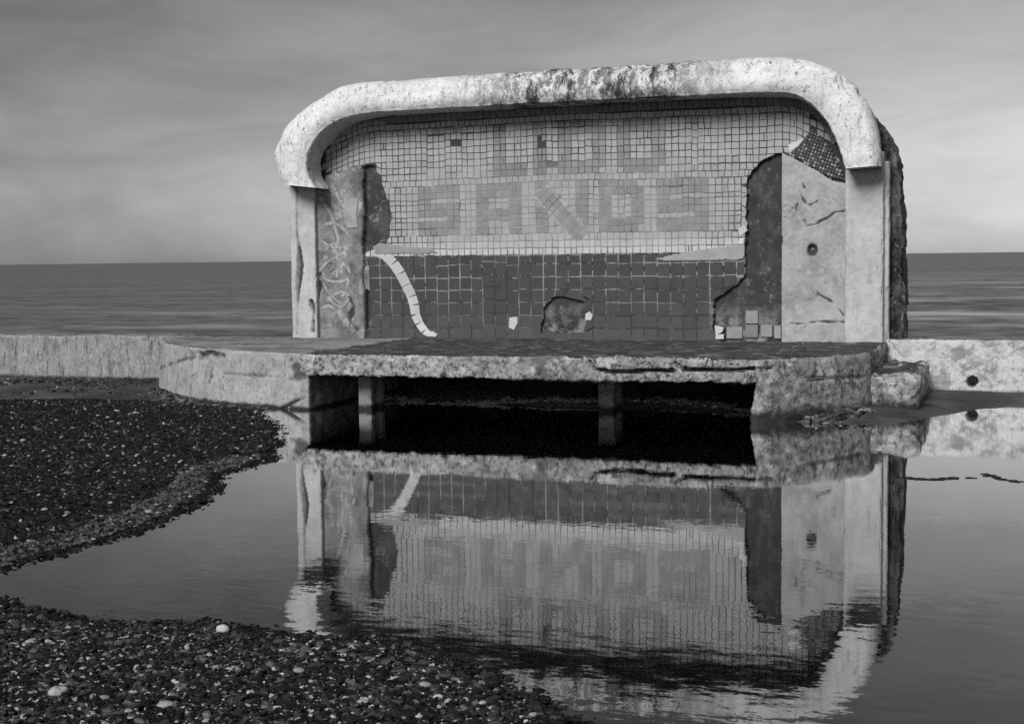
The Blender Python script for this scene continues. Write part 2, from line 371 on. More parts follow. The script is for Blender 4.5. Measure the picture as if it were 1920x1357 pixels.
def water_mat(name, ior, gain, layers, tint, rough=0.0, deep=None):
    """surface that mirrors by Fresnel; what is left shows the bed below (or a deep body colour)"""
    m = M(name, 0.02); t = m.t; t.nodes.remove(m.b)
    pos = m.tc; acc = None
    for (scale, sv, amp, maskf) in layers:
        c = m.noise(scale, 3, 0.55, sv, col=True)
        s = m.n('ShaderNodeVectorMath'); s.operation = 'SUBTRACT'; m.l(c, s.inputs[0]); s.inputs[1].default_value = (0.5, 0.5, 0.5)
        k = m.n('ShaderNodeVectorMath'); k.operation = 'MULTIPLY'; m.l(s.outputs[0], k.inputs[0]); k.inputs[1].default_value = (amp[0], amp[1], 0)
        v = k.outputs[0]
        if maskf is not None:
            q = m.n('ShaderNodeVectorMath'); q.operation = 'SCALE'; m.l(v, q.inputs[0]); m.l(maskf(m), q.inputs['Scale']); v = q.outputs[0]
        if acc is None: acc = v
        else:
            ad = m.n('ShaderNodeVectorMath'); ad.operation = 'ADD'; m.l(acc, ad.inputs[0]); m.l(v, ad.inputs[1]); acc = ad.outputs[0]
    ad = m.n('ShaderNodeVectorMath'); ad.operation = 'ADD'; m.l(acc, ad.inputs[0]); ad.inputs[1].default_value = (0, 0, 1)
    nr = m.n('ShaderNodeVectorMath'); nr.operation = 'NORMALIZE'; m.l(ad.outputs[0], nr.inputs[0]); nrm = nr.outputs[0]
    fr = m.n('ShaderNodeFresnel'); fr.inputs['IOR'].default_value = ior; m.l(nrm, fr.inputs['Normal'])
    fac = m.math('MULTIPLY', fr.outputs[0], gain, True)
    gl = m.n('ShaderNodeBsdfGlossy'); gl.inputs['Roughness'].default_value = rough; gl.inputs['Color'].default_value = g(1); m.l(nrm, gl.inputs['Normal'])
    if deep is None:
        un = m.n('ShaderNodeBsdfTransparent'); un.inputs['Color'].default_value = g(tint)
    else:
        un = m.n('ShaderNodeBsdfDiffuse'); pass
        v = m.n('ShaderNodeRGB'); v.outputs[0].default_value = g(deep); m.c = v.outputs[0]
        shore = m.math('MULTIPLY', m.ramp(m.xyz()[1], 30, 160, 1, 0), m.ramp(m.xyz()[0], -40, 15, 0.15, 1))
        m.lay(0.42, 0.50, 0.62, 0.16, 8, 0.7, (0.4, 1, 1), (3, 2, 0), mask=shore); m.l(m.c, un.inputs['Color'])
    mx = m.n('ShaderNodeMixShader'); m.l(fac, mx.inputs[0]); m.l(un.outputs[0], mx.inputs[1]); m.l(gl.outputs[0], mx.inputs[2])
    m.l(mx.outputs[0], m.out.inputs[0]); return m.m
near = lambda m: m.math('ADD', m.ramp(m.xyz()[1], -6.5, -10.5, 0.18, 1.0), m.ramp(m.noise(0.55, 2, 0.5, (0.6, 1.3, 1)), 0.5, 0.75, 0, 0.5))
M_POOL = water_mat('pool_water', 1.33, 2.0, [(13, (0.55, 1.5, 1), (0.010, 0.030), near), (38, (0.6, 1.3, 1), (0.006, 0.016), near), (3.0, (0.5, 1.6, 1), (0.001, 0.003), None), (130, (0.5, 1.0, 1), (0.0014, 0.016), None)], 0.12)
M_SEA = water_mat('sea_water', 1.33, 0.43, [(0.9, (0.8, 1, 1), (0.25, 0.45), None), (0.09, (0.75, 1, 1), (0.06, 0.20), None), (0.02, (0.3, 1.2, 1), (0.02, 0.08), None)], 0, 0.45, 0.02)

# ------------------------------------------------------------------ ground, pool, sea
SPIT = PZ([(0, 757), (120, 756), (260, 758), (400, 762), (470, 768), (505, 788), (517, 812), (508, 838), (500, 862), (455, 878), (400, 890), (398, 906), (382, 932), (330, 962), (260, 992), (190, 1012), (120, 1034), (70, 1046), (30, 1066), (0, 1076)])
SPIT = np.concatenate([SPIT, [(-1.5, -11.2), (-9, -17), (-60, -22), (-60, -2.4), (-12, -2.4)]])
BANK = PZ([(0, 1126), (60, 1138), (160, 1158), (260, 1166), (400, 1166), (480, 1176), (560, 1192), (600, 1196), (700, 1198), (790, 1214), (850, 1240), (900, 1262), (960, 1292), (1020, 1322), (1050, 1342), (1065, 1362)])
BANK = np.concatenate([BANK, [(4.6, -12.0), (5.4, -12.9), (6.6, -13.6), (10, -14.6), (60, -18), (60, -60), (-60, -60), (-60, -23), (-9, -18), (-1.2, -12.0)]])
SANDL = np.array([(-60, -3.3), (-5.0, -3.3), (-3.6, -3.0), (-3.2, -2.4), (-3.2, -1.2), (-4.5, 0.3), (-60, 0.3)])
SANDR = np.concatenate([PZ([(1400, 768), (1450, 786), (1520, 792), (1600, 794), (1680, 792), (1740, 784), (1800, 772), (1850, 764), (1920, 759)]), [(9, 0.05), (60, 0.0), (60, 0.5), (2.6, 0.5), (2.8, -1.2)]])
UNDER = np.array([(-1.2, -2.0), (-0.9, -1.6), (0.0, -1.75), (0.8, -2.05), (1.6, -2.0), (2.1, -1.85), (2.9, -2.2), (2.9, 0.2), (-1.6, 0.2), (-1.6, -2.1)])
gx = np.concatenate([[-60, -40, -28, -20, -15, -12, -10], np.arange(-8.5, 7.0, 0.045), [7.5, 8.5, 10, 13, 18, 26, 40, 60]])
gy = np.concatenate([[-60, -40, -28, -22, -19, -17, -15.5, -14.5], np.arange(-13.6, 0.4, 0.045)])
GX, GY = np.meshgrid(gx, gy)
def bed_height(x, y):
    wob = 0.05 * fbm(x, y, 0, 1.3, 3) + 0.03 * fbm(x, y, 4, 5, 3)
    z = np.full(np.shape(x), -9.0)
    def add(poly, slope, cap, out, w=1.0):
        nonlocal z
        d = sdist(x, y, poly) + wob * w
        z = np.maximum(z, np.where(d > 0, cap * (1 - np.exp(-d * slope / cap)), np.maximum(d * out, -0.32)))
        return d
    d1 = add(SPIT, 0.16, 0.05, 0.12); d2 = add(BANK, 0.14, 0.16, 0.16)
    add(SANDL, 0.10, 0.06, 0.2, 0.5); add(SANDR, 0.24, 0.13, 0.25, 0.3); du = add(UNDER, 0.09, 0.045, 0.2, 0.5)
    z = np.maximum(z, -0.32) + 0.012 * fbm(x, y, 1, 3, 4)
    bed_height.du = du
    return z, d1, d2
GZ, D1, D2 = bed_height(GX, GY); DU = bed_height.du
I = np.arange(GX.size).reshape(GX.shape)
F = np.stack([I[:-1, :-1].ravel(), I[:-1, 1:].ravel(), I[1:, 1:].ravel(), I[1:, :-1].ravel()], 1)
shing = np.clip(np.maximum(D1, D2) * 6 + 1.2, 0, 1)
bed = mesh_obj('ground', np.stack([GX.ravel(), GY.ravel(), GZ.ravel()], 1), F, M_BED, attr={'shingle': shing.ravel(), 'painted_lit': np.clip(DU * 5, 0, 1).ravel()})
tag(bed, kind='structure')
pool = mesh_obj('pool_water', [(-60, -60, 0), (60, -60, 0), (60, 0.3, 0), (-60, 0.3, 0)], [(0, 1, 2, 3)], M_POOL, smooth=False); tag(pool, kind='structure')
sea = mesh_obj('sea', [(-40000, 0.35, -0.45), (40000, 0.35, -0.45), (40000, 60000, -0.45), (-40000, 60000, -0.45)], [(0, 1, 2, 3)], M_SEA, smooth=False); tag(sea, kind='structure')

# ------------------------------------------------------------------ sea walls
def wall_disp(V, n):
    return 0.010 * fbm(V[:, 0], V[:, 1], V[:, 2], 2.5, 4) + 0.012 * fbm(V[:, 0], V[:, 1], V[:, 2], 14, 4, 0.65)
joints = [onY(x, 680, -0.03)[0] for x in (97, 211)]
def lwall_disp(V, n):
    d = wall_disp(V, n) + 0.012 * (n[:, 2] > 0.3) * fbm(V[:, 0], V[:, 1], V[:, 2], 5, 4)
    for j in joints: d = d - 0.012 * np.exp(-((V[:, 0] - j) / 0.012) ** 2) * (n[:, 1] < -0.5)
    h = np.hypot(V[:, 0] - onY(22, 655, -0.03)[0], (V[:, 2] - onY(22, 655, -0.03)[1]) * 0.6)
    return d - 0.05 * np.exp(-(h / 0.035) ** 2) * (n[:, 1] < -0.5)
xs = np.concatenate([np.linspace(-60, -12, 25), np.linspace(-11.8, -9, 20), np.arange(-8.95, -4.9, 0.022)])
xs[-1] = -4.9
sw = rough_box('sea_wall', -60, -4.9, -0.03, 0.47, -0.4, 0.606, 0.022, 0.02, lwall_disp, M_WALLL, None, xs=xs, ys=axis(-0.03, 0.47, 0.05, 0.02), topmat=M_WTOP)
tag(sw, 'long low grey concrete sea wall running left from the platform', 'sea wall')
hx, hz = onY(1823, 716, 0.0)
def rwall_disp(V, n):
    d = wall_disp(V, n) * 1.3
    h = np.hypot(V[:, 0] - hx, V[:, 2] - hz) + 0.012 * fbm(V[:, 0], V[:, 2], 0, 18, 3)
    d = d - 0.28 * np.clip((0.062 - h) / 0.012, 0, 1) * (n[:, 1] < -0.5)
    cr = segdist(V[:, 0], V[:, 2], PY([(1668, 640), (1678, 655), (1690, 672)], 0.0))
    return d - 0.03 * np.clip((0.016 - cr) / 0.01, 0, 1) * (n[:, 1] < -0.5)
xs = np.concatenate([np.arange(4.02, 6.3, 0.012), np.linspace(6.32, 9, 60), np.linspace(9.5, 60, 25)])
sw2 = rough_box('sea_wall', 4.02, 60, 0.0, 0.55, -0.4, 0.63, 0.012, 0.02, rwall_disp, M_WALLR, None, xs=xs, ys=axis(0.0, 0.55, 0.05, 0.02), topmat=M_WTOP)
tag(sw2, 'low sea wall in peeling white paint with a round drain hole, right of the shelter', 'sea wall')

# ------------------------------------------------------------------ platform
plat = thing('concrete_platform', PL0, 'eroded concrete platform on short posts jutting over the pool below the shelter', 'platform')
gxs = [-5.1, -4.95, -4.6, -4.2, -3.3, -2.35, -1.54]; gys = [0.03, 0.30, 0.85, 1.38, 2.08, 2.52, 2.76]
def wing_warp(V):
    xf = np.linspace(-5.1, -1.5, 200); gf = np.convolve(np.pad(np.interp(xf, gxs, gys), 6, 'edge'), np.ones(13) / 13, 'valid')
    f = np.interp(V[:, 0], xf, gf) / 2.76
    V = V.copy(); V[:, 1] = V[:, 1] * f
    batter = np.clip((0.6 - V[:, 2]) / 0.6, 0, 1) * np.clip((-1.6 - V[:, 0]) / 1.0, 0, 1)
    V[:, 1] -= 0.10 * batter * (V[:, 1] < -0.2)
    return V
gouge = onZ(402, 664, 0.5)
gA = PY([(375, 664), (402, 660), (425, 668)], -1.75)
def wing_disp(V, n):
    d = 0.012 * fbm(V[:, 0], V[:, 1], V[:, 2], 2.2, 4) + 0.012 * fbm(V[:, 0], V[:, 1], V[:, 2], 12, 4, 0.65)
    d = d - 0.06 * np.clip(1 - segdist(V[:, 0], V[:, 2], gA) / 0.05 + 0.5 * fbm(V[:, 0], V[:, 1], V[:, 2], 9, 3), 0, 1) * (n[:, 1] < -0.5)
    edge = np.clip((V[:, 0] + 1.75) / 0.2, 0, 1)
    return d + edge * 0.03 * fbm(V[:, 0], V[:, 1], V[:, 2], 9, 4)
def wing_crack(V, n):
    P = wing_warp(V); q = P - CAM; k = q @ FW; sx = 960 + FPX * (q @ RT) / k; sy = 678.5 - FPX * (q @ UP) / k     # where the photo shows the damage on this face
    nz = 14 * fbm(V[:, 0], V[:, 1], V[:, 2], 7, 4, 0.65)
    e = np.clip((9 + nz - segdist(sx, sy, [(372, 666), (396, 660), (424, 667)])) / 6, 0, 1)
    e = np.maximum(e, 0.8 * np.clip((3 + 0.6 * nz - segdist(sx, sy, [(300, 690), (340, 676), (376, 664)])) / 3, 0, 1))
    e = np.maximum(e, 0.7 * np.clip((1.4 + 0.25 * nz - segdist(sx, sy, [(420, 700), (470, 704), (520, 708), (566, 712)])) / 1.5, 0, 1))
    e = np.maximum(e, 0.8 * np.clip((8 + 1.2 * nz - segdist(sx, sy, [(556, 690), (566, 706)])) / 5, 0, 1))
    e = np.maximum(e, np.clip((3 + 0.5 * nz - segdist(sx, sy, [(530, 766), (556, 752), (578, 746)])) / 3, 0, 1))
    return e * (n[:, 1] < -0.4)
def wing_disp2(V, n): return wing_disp(V, n) - 0.035 * wing_crack(V, n)
rough_box('wing_wall', -5.1, -1.54, -2.76, 0.0, -0.35, 0.600, 0.018, 0.03, wing_disp2, M_WING, plat, warp=wing_warp, ys=np.linspace(-2.76, 0, 60), topmat=M_WINGTOP, attr={'crack': wing_crack})

FRONT = 2.93
def slab_front(X): return np.where(X < 3.0, 1.0, np.maximum(0.25, 1 - 0.34 * np.clip(X - 3.0, 0, 2) ** 1.6 / 1.0))
def slab_warp(V):
    V = V.copy(); V[:, 1] = V[:, 1] * slab_front(V[:, 0]); return V
crk = [PY([(1106, 676), (1112, 690), (1150, 697), (1200, 696), (1262, 694)], -2.93), PY([(1300, 664), (1272, 670), (1268, 680), (1280, 691), (1310, 694), (1380, 693), (1440, 692)], -2.93)]
def slab_disp(V, n):
    x, y, z = V.T
    d = 0.045 * fbm(x, y, z, 1.6, 4) + 0.036 * fbm(x, y, z, 7, 4) + 0.020 * fbm(x, y, z, 26, 3)
    fr = (n[:, 1] < -0.3)
    for c in crk: d = d - 0.09 * np.clip((0.017 + 0.006 * fbm(x, y, z, 12, 2) - segdist(x, z, c)) / 0.008, 0, 1) * fr
    d = np.where(n[:, 2] > 0.9, d * 0.35, d)
    bot = (n[:, 2] < -0.5); return np.where(bot, d * 0.8, d)
rough_box('slab', -1.56, 3.24, -FRONT, -0.02, 0.375, 0.602, 0.014, 0.035, slab_disp, M_SLAB, plat, warp=slab_warp, ys=np.concatenate([axis(-FRONT, -2.6, 0.014, 0.035)[:-6], np.linspace(-2.62, -0.02, 70)]), topmat=M_TOP, botmat=M_PAINTSHADE)
def blk_disp(V, n):
    x, y, z = V.T
    d = 0.06 * fbm(x, y, z, 1.9, 4) + 0.045 * fbm(x, y, z, 6, 4) + 0.020 * fbm(x, y, z, 24, 3)
    d = np.where(n[:, 2] > 0.9, d * 0.3, d)
    c1 = np.minimum(segdist(x, z, PY([(1480, 672), (1492, 690), (1500, 712), (1540, 716), (1600, 722)], -2.7)), segdist(x, z, crk[1]))
    d = d - 0.05 * np.clip((0.018 - c1) / 0.01, 0, 1) * (n[:, 1] < -0.5)
    return d + 0.06 * np.clip((0.12 - z) / 0.2, 0, 1) * fbm(x, y, z, 6, 3)
def blk_warp(V):
    V = V.copy(); V[:, 1] = V[:, 1] * slab_front(V[:, 0]); return V
rough_box('end_block', 3.15, 4.10, -2.945, -0.03, -0.4, 0.600, 0.016, 0.05, blk_disp, M_BLOCK, plat, warp=blk_warp, ys=np.concatenate([axis(-2.945, -2.3, 0.016, 0.05)[:-6], np.linspace(-2.3, -0.03, 50)]), topmat=M_TOP)
def step_disp(V, n):
    x, y, z = V.T
    d = 0.06 * fbm(x, y, z, 2.8, 4) + 0.045 * fbm(x, y, z, 8, 4) + 0.014 * fbm(x, y, z, 28, 3)
    for p in (1626, 1658):
        d = d - 0.04 * np.exp(-((x - onY(p, 720, -1.75)[0]) / 0.014) ** 2) * (n[:, 1] < -0.5)
    return d
rough_box('step_block', 3.84, 4.55, -1.78, -0.1, -0.3, 0.40, 0.018, 0.10, step_disp, M_BLOCK, plat, topmat=M_TOP)
for (px, py, hw) in ((684, 768, 0.075), (708, 764, 0.04), (1136, 772, 0.085), (1154, 766, 0.05)):
    X, Y = onZ(px, py, 0.0)
    rough_box('post', X - hw, X + hw, Y, Y + 0.11, -0.34, 0.42, 0.02, 0.02, lambda V, n: 0.016 * fbm(V[:, 0], V[:, 1], V[:, 2], 6, 4), M_POST, plat)
rough_box('rear_foundation', -1.9, 3.3, -0.5, -0.04, -0.4, 0.40, 0.05, 0.03, wall_disp, M_PAINTSHADE, plat)

# ------------------------------------------------------------------ shelter
sh = thing('mosaic_shelter', SH0, 'derelict curved concrete seafront shelter faced with mosaic lettering LIDO SANDS', 'shelter')

# hood: swept between the inner and outer outline
OUT = PY([(533, 346), (522, 325), (515, 300), (518, 275), (535, 240), (570, 205), (610, 174), (650, 158), (700, 153), (800, 146), (1000, 132), (1200, 121), (1300, 114), (1430, 107), (1500, 109), (1540, 120), (1580, 140), (1610, 165), (1630, 195), (1642, 225), (1650, 270), (1654, 312)], -0.25)
INN = PY([(590, 352), (578, 338), (572, 318), (577, 285), (590, 262), (615, 237), (645, 222), (680, 214), (720, 211), (800, 207), (1000, 196), (1200, 185), (1300, 180), (1400, 176), (1480, 176), (1512, 188), (1542, 216), (1561, 250), (1575, 285), (1584, 316)], -0.45)
def resample(P, n, k=161):
    s = np.concatenate([[0], np.cumsum(np.linalg.norm(np.diff(P, axis=0), axis=1))])
    fx = np.interp(np.linspace(0, s[-1], n * 6), s, P[:, 0]); fz = np.interp(np.linspace(0, s[-1], n * 6), s, P[:, 1])
    ker = np.ones(k) / k
    px = np.concatenate([np.full(k, fx[0]) + (fx[0] - fx[1:k + 1])[::-1], fx, fx[-1] + (fx[-1] - fx[-k - 1:-1])[::-1]])
    pz = np.concatenate([np.full(k, fz[0]) + (fz[0] - fz[1:k + 1])[::-1], fz, fz[-1] + (fz[-1] - fz[-k - 1:-1])[::-1]])
    fx = np.convolve(px, ker, 'same')[k:-k]; fz = np.convolve(pz, ker, 'same')[k:-k]
    return np.stack([fx, fz], 1)
def match(A, n, keys):
    s = np.concatenate([[0], np.cumsum(np.linalg.norm(np.diff(A, axis=0), axis=1))]); s /= s[-1]
    t = np.linspace(0, 1, n); w_ = np.interp(t, np.linspace(0, 1, len(keys)), keys)
    return np.stack([np.interp(w_, s, A[:, 0]), np.interp(w_, s, A[:, 1])], 1)
ns = 620
Oo = resample(OUT, ns); Ii = resample(INN, ns)
def keyat(P, xs_):     # arc fractions where the outline passes the corner ends, so inner and outer correspond
    s = np.concatenate([[0], np.cumsum(np.linalg.norm(np.diff(P, axis=0), axis=1))]); s /= s[-1]
    i = [np.argmin(np.abs(P[:, 0] - x) + (P[:, 1] < 3.15) * 9) for x in xs_]; return [0] + [s[k] for k in i] + [1]
t = np.linspace(0, 1, ns); tk = [0, 0.15, 0.85, 1]
def along(P, k):
    s = np.concatenate([[0], np.cumsum(np.linalg.norm(np.diff(P, axis=0), axis=1))]); s /= s[-1]
    w_ = np.interp(t, tk, k); return np.stack([np.interp(w_, s, P[:, 0]), np.interp(w_, s, P[:, 1])], 1)
A_ = along(Ii, keyat(Ii, (-1.97, 3.09))); B_ = along(Oo, keyat(Oo, (-2.05, 3.15)))
leg = np.clip((3.15 - A_[:, 1]) / 0.3, 0, 1); leg = leg * leg * (3 - 2 * leg)
yb = 0.06 * (1 - leg) + (-0.085) * leg                     # the legs of the hood stop at the pillar faces
yf = -0.45
prof = []                                                   # (a: 0 inner .. 1 outer, b: 0 front .. 1 back)
prof += [(0.0, b) for b in np.linspace(1, 0.12, 22)]
prof += [(0.06 * (1 - math.cos(q)), 0.12 * (1 - math.sin(q))) for q in np.linspace(0, math.pi / 2, 8)[1:]]
prof += [(a, -0.07 * math.sin(math.pi * (a - 0.06) / 0.49)) for a in np.linspace(0.06, 0.55, 26)[1:]]
prof += [(0.55 + 0.45 * math.sin(q), 0.50 * (1 - math.cos(q))) for q in np.linspace(0, math.pi / 2, 18)[1:]]
prof += [(1.0, b) for b in np.linspace(0.50, 1, 12)[1:]]
prof = np.array(prof); npf = len(prof)
V = np.zeros((ns, npf, 3))
for j, (a, b) in enumerate(prof):
    V[:, j, 0] = A_[:, 0] * (1 - a) + B_[:, 0] * a; V[:, j, 2] = A_[:, 1] * (1 - a) + B_[:, 1] * a
    V[:, j, 1] = yf + (yb - yf) * b
ctr = V.mean(1, keepdims=True); nn = V - ctr; nn /= np.linalg.norm(nn, axis=2, keepdims=True)
X_, Y_, Z_ = V[..., 0], V[..., 1], V[..., 2]
d = 0.018 * fbm(X_, Y_, Z_, 2.0, 4) + 0.011 * fbm(X_, Y_, Z_, 9, 4)
top = np.clip((prof[:, 0] - 0.6) / 0.3, 0, 1)[None, :]
bite = np.clip(fbm(X_, Y_ * 0.6, Z_ * 0.3, 6, 4) - 0.12, 0, 1)
d = d - top * bite * (0.16 * (0.45 + np.clip((X_ + 0.6) / 1.5, 0, 1)))
lip = np.clip(1 - prof[:, 0] / 0.12, 0, 1)[None, :] * (prof[:, 1] < 0.5)[None, :]
d = d - lip * 0.014 * np.clip(fbm(X_, Y_, Z_, 12, 4) + 0.1, 0, 1)
endr = np.clip((0.035 - np.minimum(t, 1 - t)) / 0.035, 0, 1)[:, None]
d = d + endr * 0.03 * fbm(X_, Y_, Z_, 8, 4)
V = V + nn * d[..., None]
I = np.arange(ns * npf).reshape(ns, npf)
F = np.stack([I[:-1, :-1].ravel(), I[1:, :-1].ravel(), I[1:, 1:].ravel(), I[:-1, 1:].ravel()], 1)
Vf = V.reshape(-1, 3)
Fl = [tuple(f) for f in F] + [tuple(I[0, ::-1]), tuple(I[-1])] + [(I[i, -1], I[i, 0], I[i + 1, 0], I[i + 1, -1]) for i in range(ns - 1)]
Fl = [tuple(int(v) for v in reversed(f)) for f in Fl]
hood = mesh_obj('hood', Vf, Fl, M_HOOD, sh)

# rear body
RE = PY([(1697, 660), (1697, 628), (1696, 400), (1690, 310), (1675, 265), (1650, 232)], 0.35)
outl = [tuple(RE[0] * [1, 0] + [0, 0.3])] + [tuple(p) for p in RE[1:]] + [(3.75, 3.22), (3.45, 3.40), (3.1, 3.50), (-1.9, 3.50), (-2.35, 3.35), (-2.65, 3.05), (-2.75, 2.6), (-2.75, 0.3)]
outl = np.array(outl); per = resample(outl, 70, 15)
ks = np.linspace(0.10, 0.62, 30); V = []; 
for k in ks: V += [(p[0], k, p[1]) for p in per]
V = np.array(V); npr = len(per)
c0 = np.array([0.5, 0.3, 2.0]); nr_ = V - c0; nr_[:, 1] = 0; nr_ /= np.linalg.norm(nr_, axis=1, keepdims=True)
V = V + nr_ * (0.03 * fbm(V[:, 0], V[:, 1], V[:, 2], 3, 4) + 0.05 * fbm(V[:, 0], V[:, 1], V[:, 2], 9, 5, 0.6))[:, None]
I = np.arange(len(V)).reshape(len(ks), npr)
Fl = [(int(I[a, b]), int(I[a, b + 1]), int(I[a + 1, b + 1]), int(I[a + 1, b])) for a in range(len(ks) - 1) for b in range(npr - 1)]
Fl += [tuple(int(v) for v in I[0]), tuple(int(v) for v in I[-1][::-1])]
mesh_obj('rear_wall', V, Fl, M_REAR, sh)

# pillars
def pil_disp(V, n):
    ed = (np.abs(n[:, 0]) > 0.25) & (np.abs(n[:, 1]) > 0.25)
    return 0.008 * fbm(V[:, 0], V[:, 1], V[:, 2], 3, 4) + 0.008 * fbm(V[:, 0], V[:, 1], V[:, 2], 14, 4, 0.65) - ed * 0.045 * np.clip(fbm(V[:, 0], V[:, 1], V[:, 2], 7, 4) - 0.05, 0, 1)
lx0, lx1, lx2 = onY(545, 500, -0.1)[0], onY(558, 500, -0.1)[0], onY(592, 500, -0.1)[0]
gap = PY([(556, 350), (557, 440), (561, 470), (563, 500), (559, 540), (557, 628)], -0.1)
hol = [PY([(583, 565), (588, 590), (586, 622)], -0.1)]
def lp_crack(V, n):
    x, z = V[:, 0], V[:, 2]; gw = 0.010 + 0.03 * np.exp(-((z - 1.45) / 0.28) ** 2) + 0.012 * fbm(x, z, 0, 6, 3)
    e = np.clip((gw - segdist(x, z, gap)) / 0.014, 0, 1)
    for h in hol: e = np.maximum(e, np.clip((0.03 + 0.03 * fbm(x, z, 3, 8, 3) - segdist(x, z, h)) / 0.015, 0, 1))
    return e * (n[:, 1] < -0.4)
def lp_disp(V, n):
    d = pil_disp(V, n); x, z = V[:, 0], V[:, 2]; f = n[:, 1] < -0.4
    gw = 0.012 + 0.035 * np.exp(-((z - 1.45) / 0.28) ** 2) + 0.006 * fbm(x, z, 0, 9, 3)
    d = d - 0.06 * np.clip((gw - segdist(x, z, gap)) / 0.012, 0, 1) * f
    for h in hol: d = d - 0.05 * np.clip((0.035 + 0.03 * fbm(x, z, 3, 8, 3) - segdist(x, z, h)) / 0.015, 0, 1) * f
    return d
rough_box('pillar', lx0, lx2, -0.10, 0.12, 0.54, 2.66, 0.012, 0.02, lp_disp, M_PILLAR, sh, attr={'crack': lp_crack})
rx0, rx1 = onY(1584, 500, -0.1)[0], onY(1656, 500, -0.1)[0]
rough_box('pillar', rx0, rx1, -0.10, 0.12, 0.54, 2.66, 0.012, 0.02, pil_disp, M_PILLAR, sh)
RFL = np.array([(rx1 - 0.02, 0.55), (rx1 + 0.05, 0.55), (rx1 + 0.05, 2.5), (rx1 - 0.0, 2.85), (rx1 - 0.1, 3.05)])
rough_box('side_render', rx1 - 0.06, rx1 + 0.055, -0.02, 0.30, 0.54, 2.56, 0.02, 0.03, pil_disp, M_PILLAR, sh)

# holes in the facing
HOLEL = PY([(676, 311), (702, 311), (708, 325), (715, 340), (722, 358), (730, 378), (734, 400), (732, 425), (726, 450), (712, 456), (703, 464), (690, 472), (676, 474)], 0)
HOLER = PY([(1470, 282), (1452, 290), (1430, 302), (1412, 320), (1402, 340), (1398, 370), (1399, 420), (1395, 470), (1394, 515), (1384, 532), (1360, 546), (1340, 555), (1336, 600), (1340, 650), (1470, 650)], 0)
HOLEM = PY([(1014, 618), (1020, 602), (1016, 590), (1022, 572), (1040, 556), (1070, 550), (1100, 552), (1104, 572), (1100, 596), (1110, 612), (1112, 624), (1014, 624)], 0)
HOLES_ = PY([(682, 540), (694, 546), (700, 570), (698, 612), (682, 622)], 0)
MISS = [PY([(1010, 261), (1024, 261), (1024, 278), (1010, 278)], 0), PY([(1022, 300), (1038, 300), (1042, 306), (1034, 316), (1026, 308)], 0), PY([(847, 264), (861, 260), (861, 268), (847, 270)], 0)]
def roughen(P, amp):
    r = np.random.default_rng(8); o = []
    for i in range(len(P)):
        a, b = P[i], P[(i + 1) % len(P)]; n_ = max(1, int(np.hypot(*(b - a)) / 0.035))
        for k in range(n_): o.append(a + (b - a) * k / n_ + r.normal(0, amp, 2))
    return np.array(o)
HOLEL, HOLER, HOLEM = roughen(HOLEL, 0.010), roughen(HOLER, 0.011), roughen(HOLEM, 0.012)
HOLES = [HOLEL, HOLER, HOLEM, HOLES_]
def in_hole(x, z, pad=0.0):
    r = np.zeros(np.shape(x), bool)
    for h in HOLES:
        if np.size(x) == 1 and (x < h[:, 0].min() - 0.1 or x > h[:, 0].max() + 0.1 or z < h[:, 1].min() - 0.1 or z > h[:, 1].max() + 0.1): continue
        r = r | (sdist(x, z, h) > pad)
    return r
ZT = 3.32; ZB = 0.585; ZS = 1.60
def split_z(x): return 1.60 + 0.006 * np.sin(x * 3) - 0.0 * x
# arch line under the hood as seen on the wall plane: tiles stay under it
ARCH = np.array([(a[0], a[1]) for a in A_[::10]] + [(A_[-1][0], A_[-1][1])])
def under_arch(x, z, pad=0.0):
    poly = np.concatenate([ARCH, [(ARCH[-1][0], 0.2), (ARCH[0][0], 0.2)]])
    return sdist(x, z, poly) > pad
def core_disp(X, Z): return 0.014 * fbm(X, 0, Z, 3, 4) + 0.010 * fbm(X, 5, Z, 12, 4) + 0.03 * np.exp(-(((X - onY(1062, 588, 0)[0]) / 0.2) ** 2 + ((Z - onY(1062, 585, 0)[1]) / 0.12) ** 2))
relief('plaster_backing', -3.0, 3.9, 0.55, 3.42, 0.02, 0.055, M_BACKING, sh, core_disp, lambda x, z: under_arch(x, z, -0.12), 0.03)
relief('grout_bed', -2.95, 3.75, 0.56, 3.38, 0.016, 0.0045, M_GROUT, sh, lambda X, Z: 0.001 * fbm(X, 0, Z, 15, 3),
       lambda x, z: under_arch(x, z, -0.10) & ~in_hole(x + 0.01 * fbm(x, 0, z, 22, 2), z + 0.01 * fbm(x, 9, z, 22, 2)), 0.04)

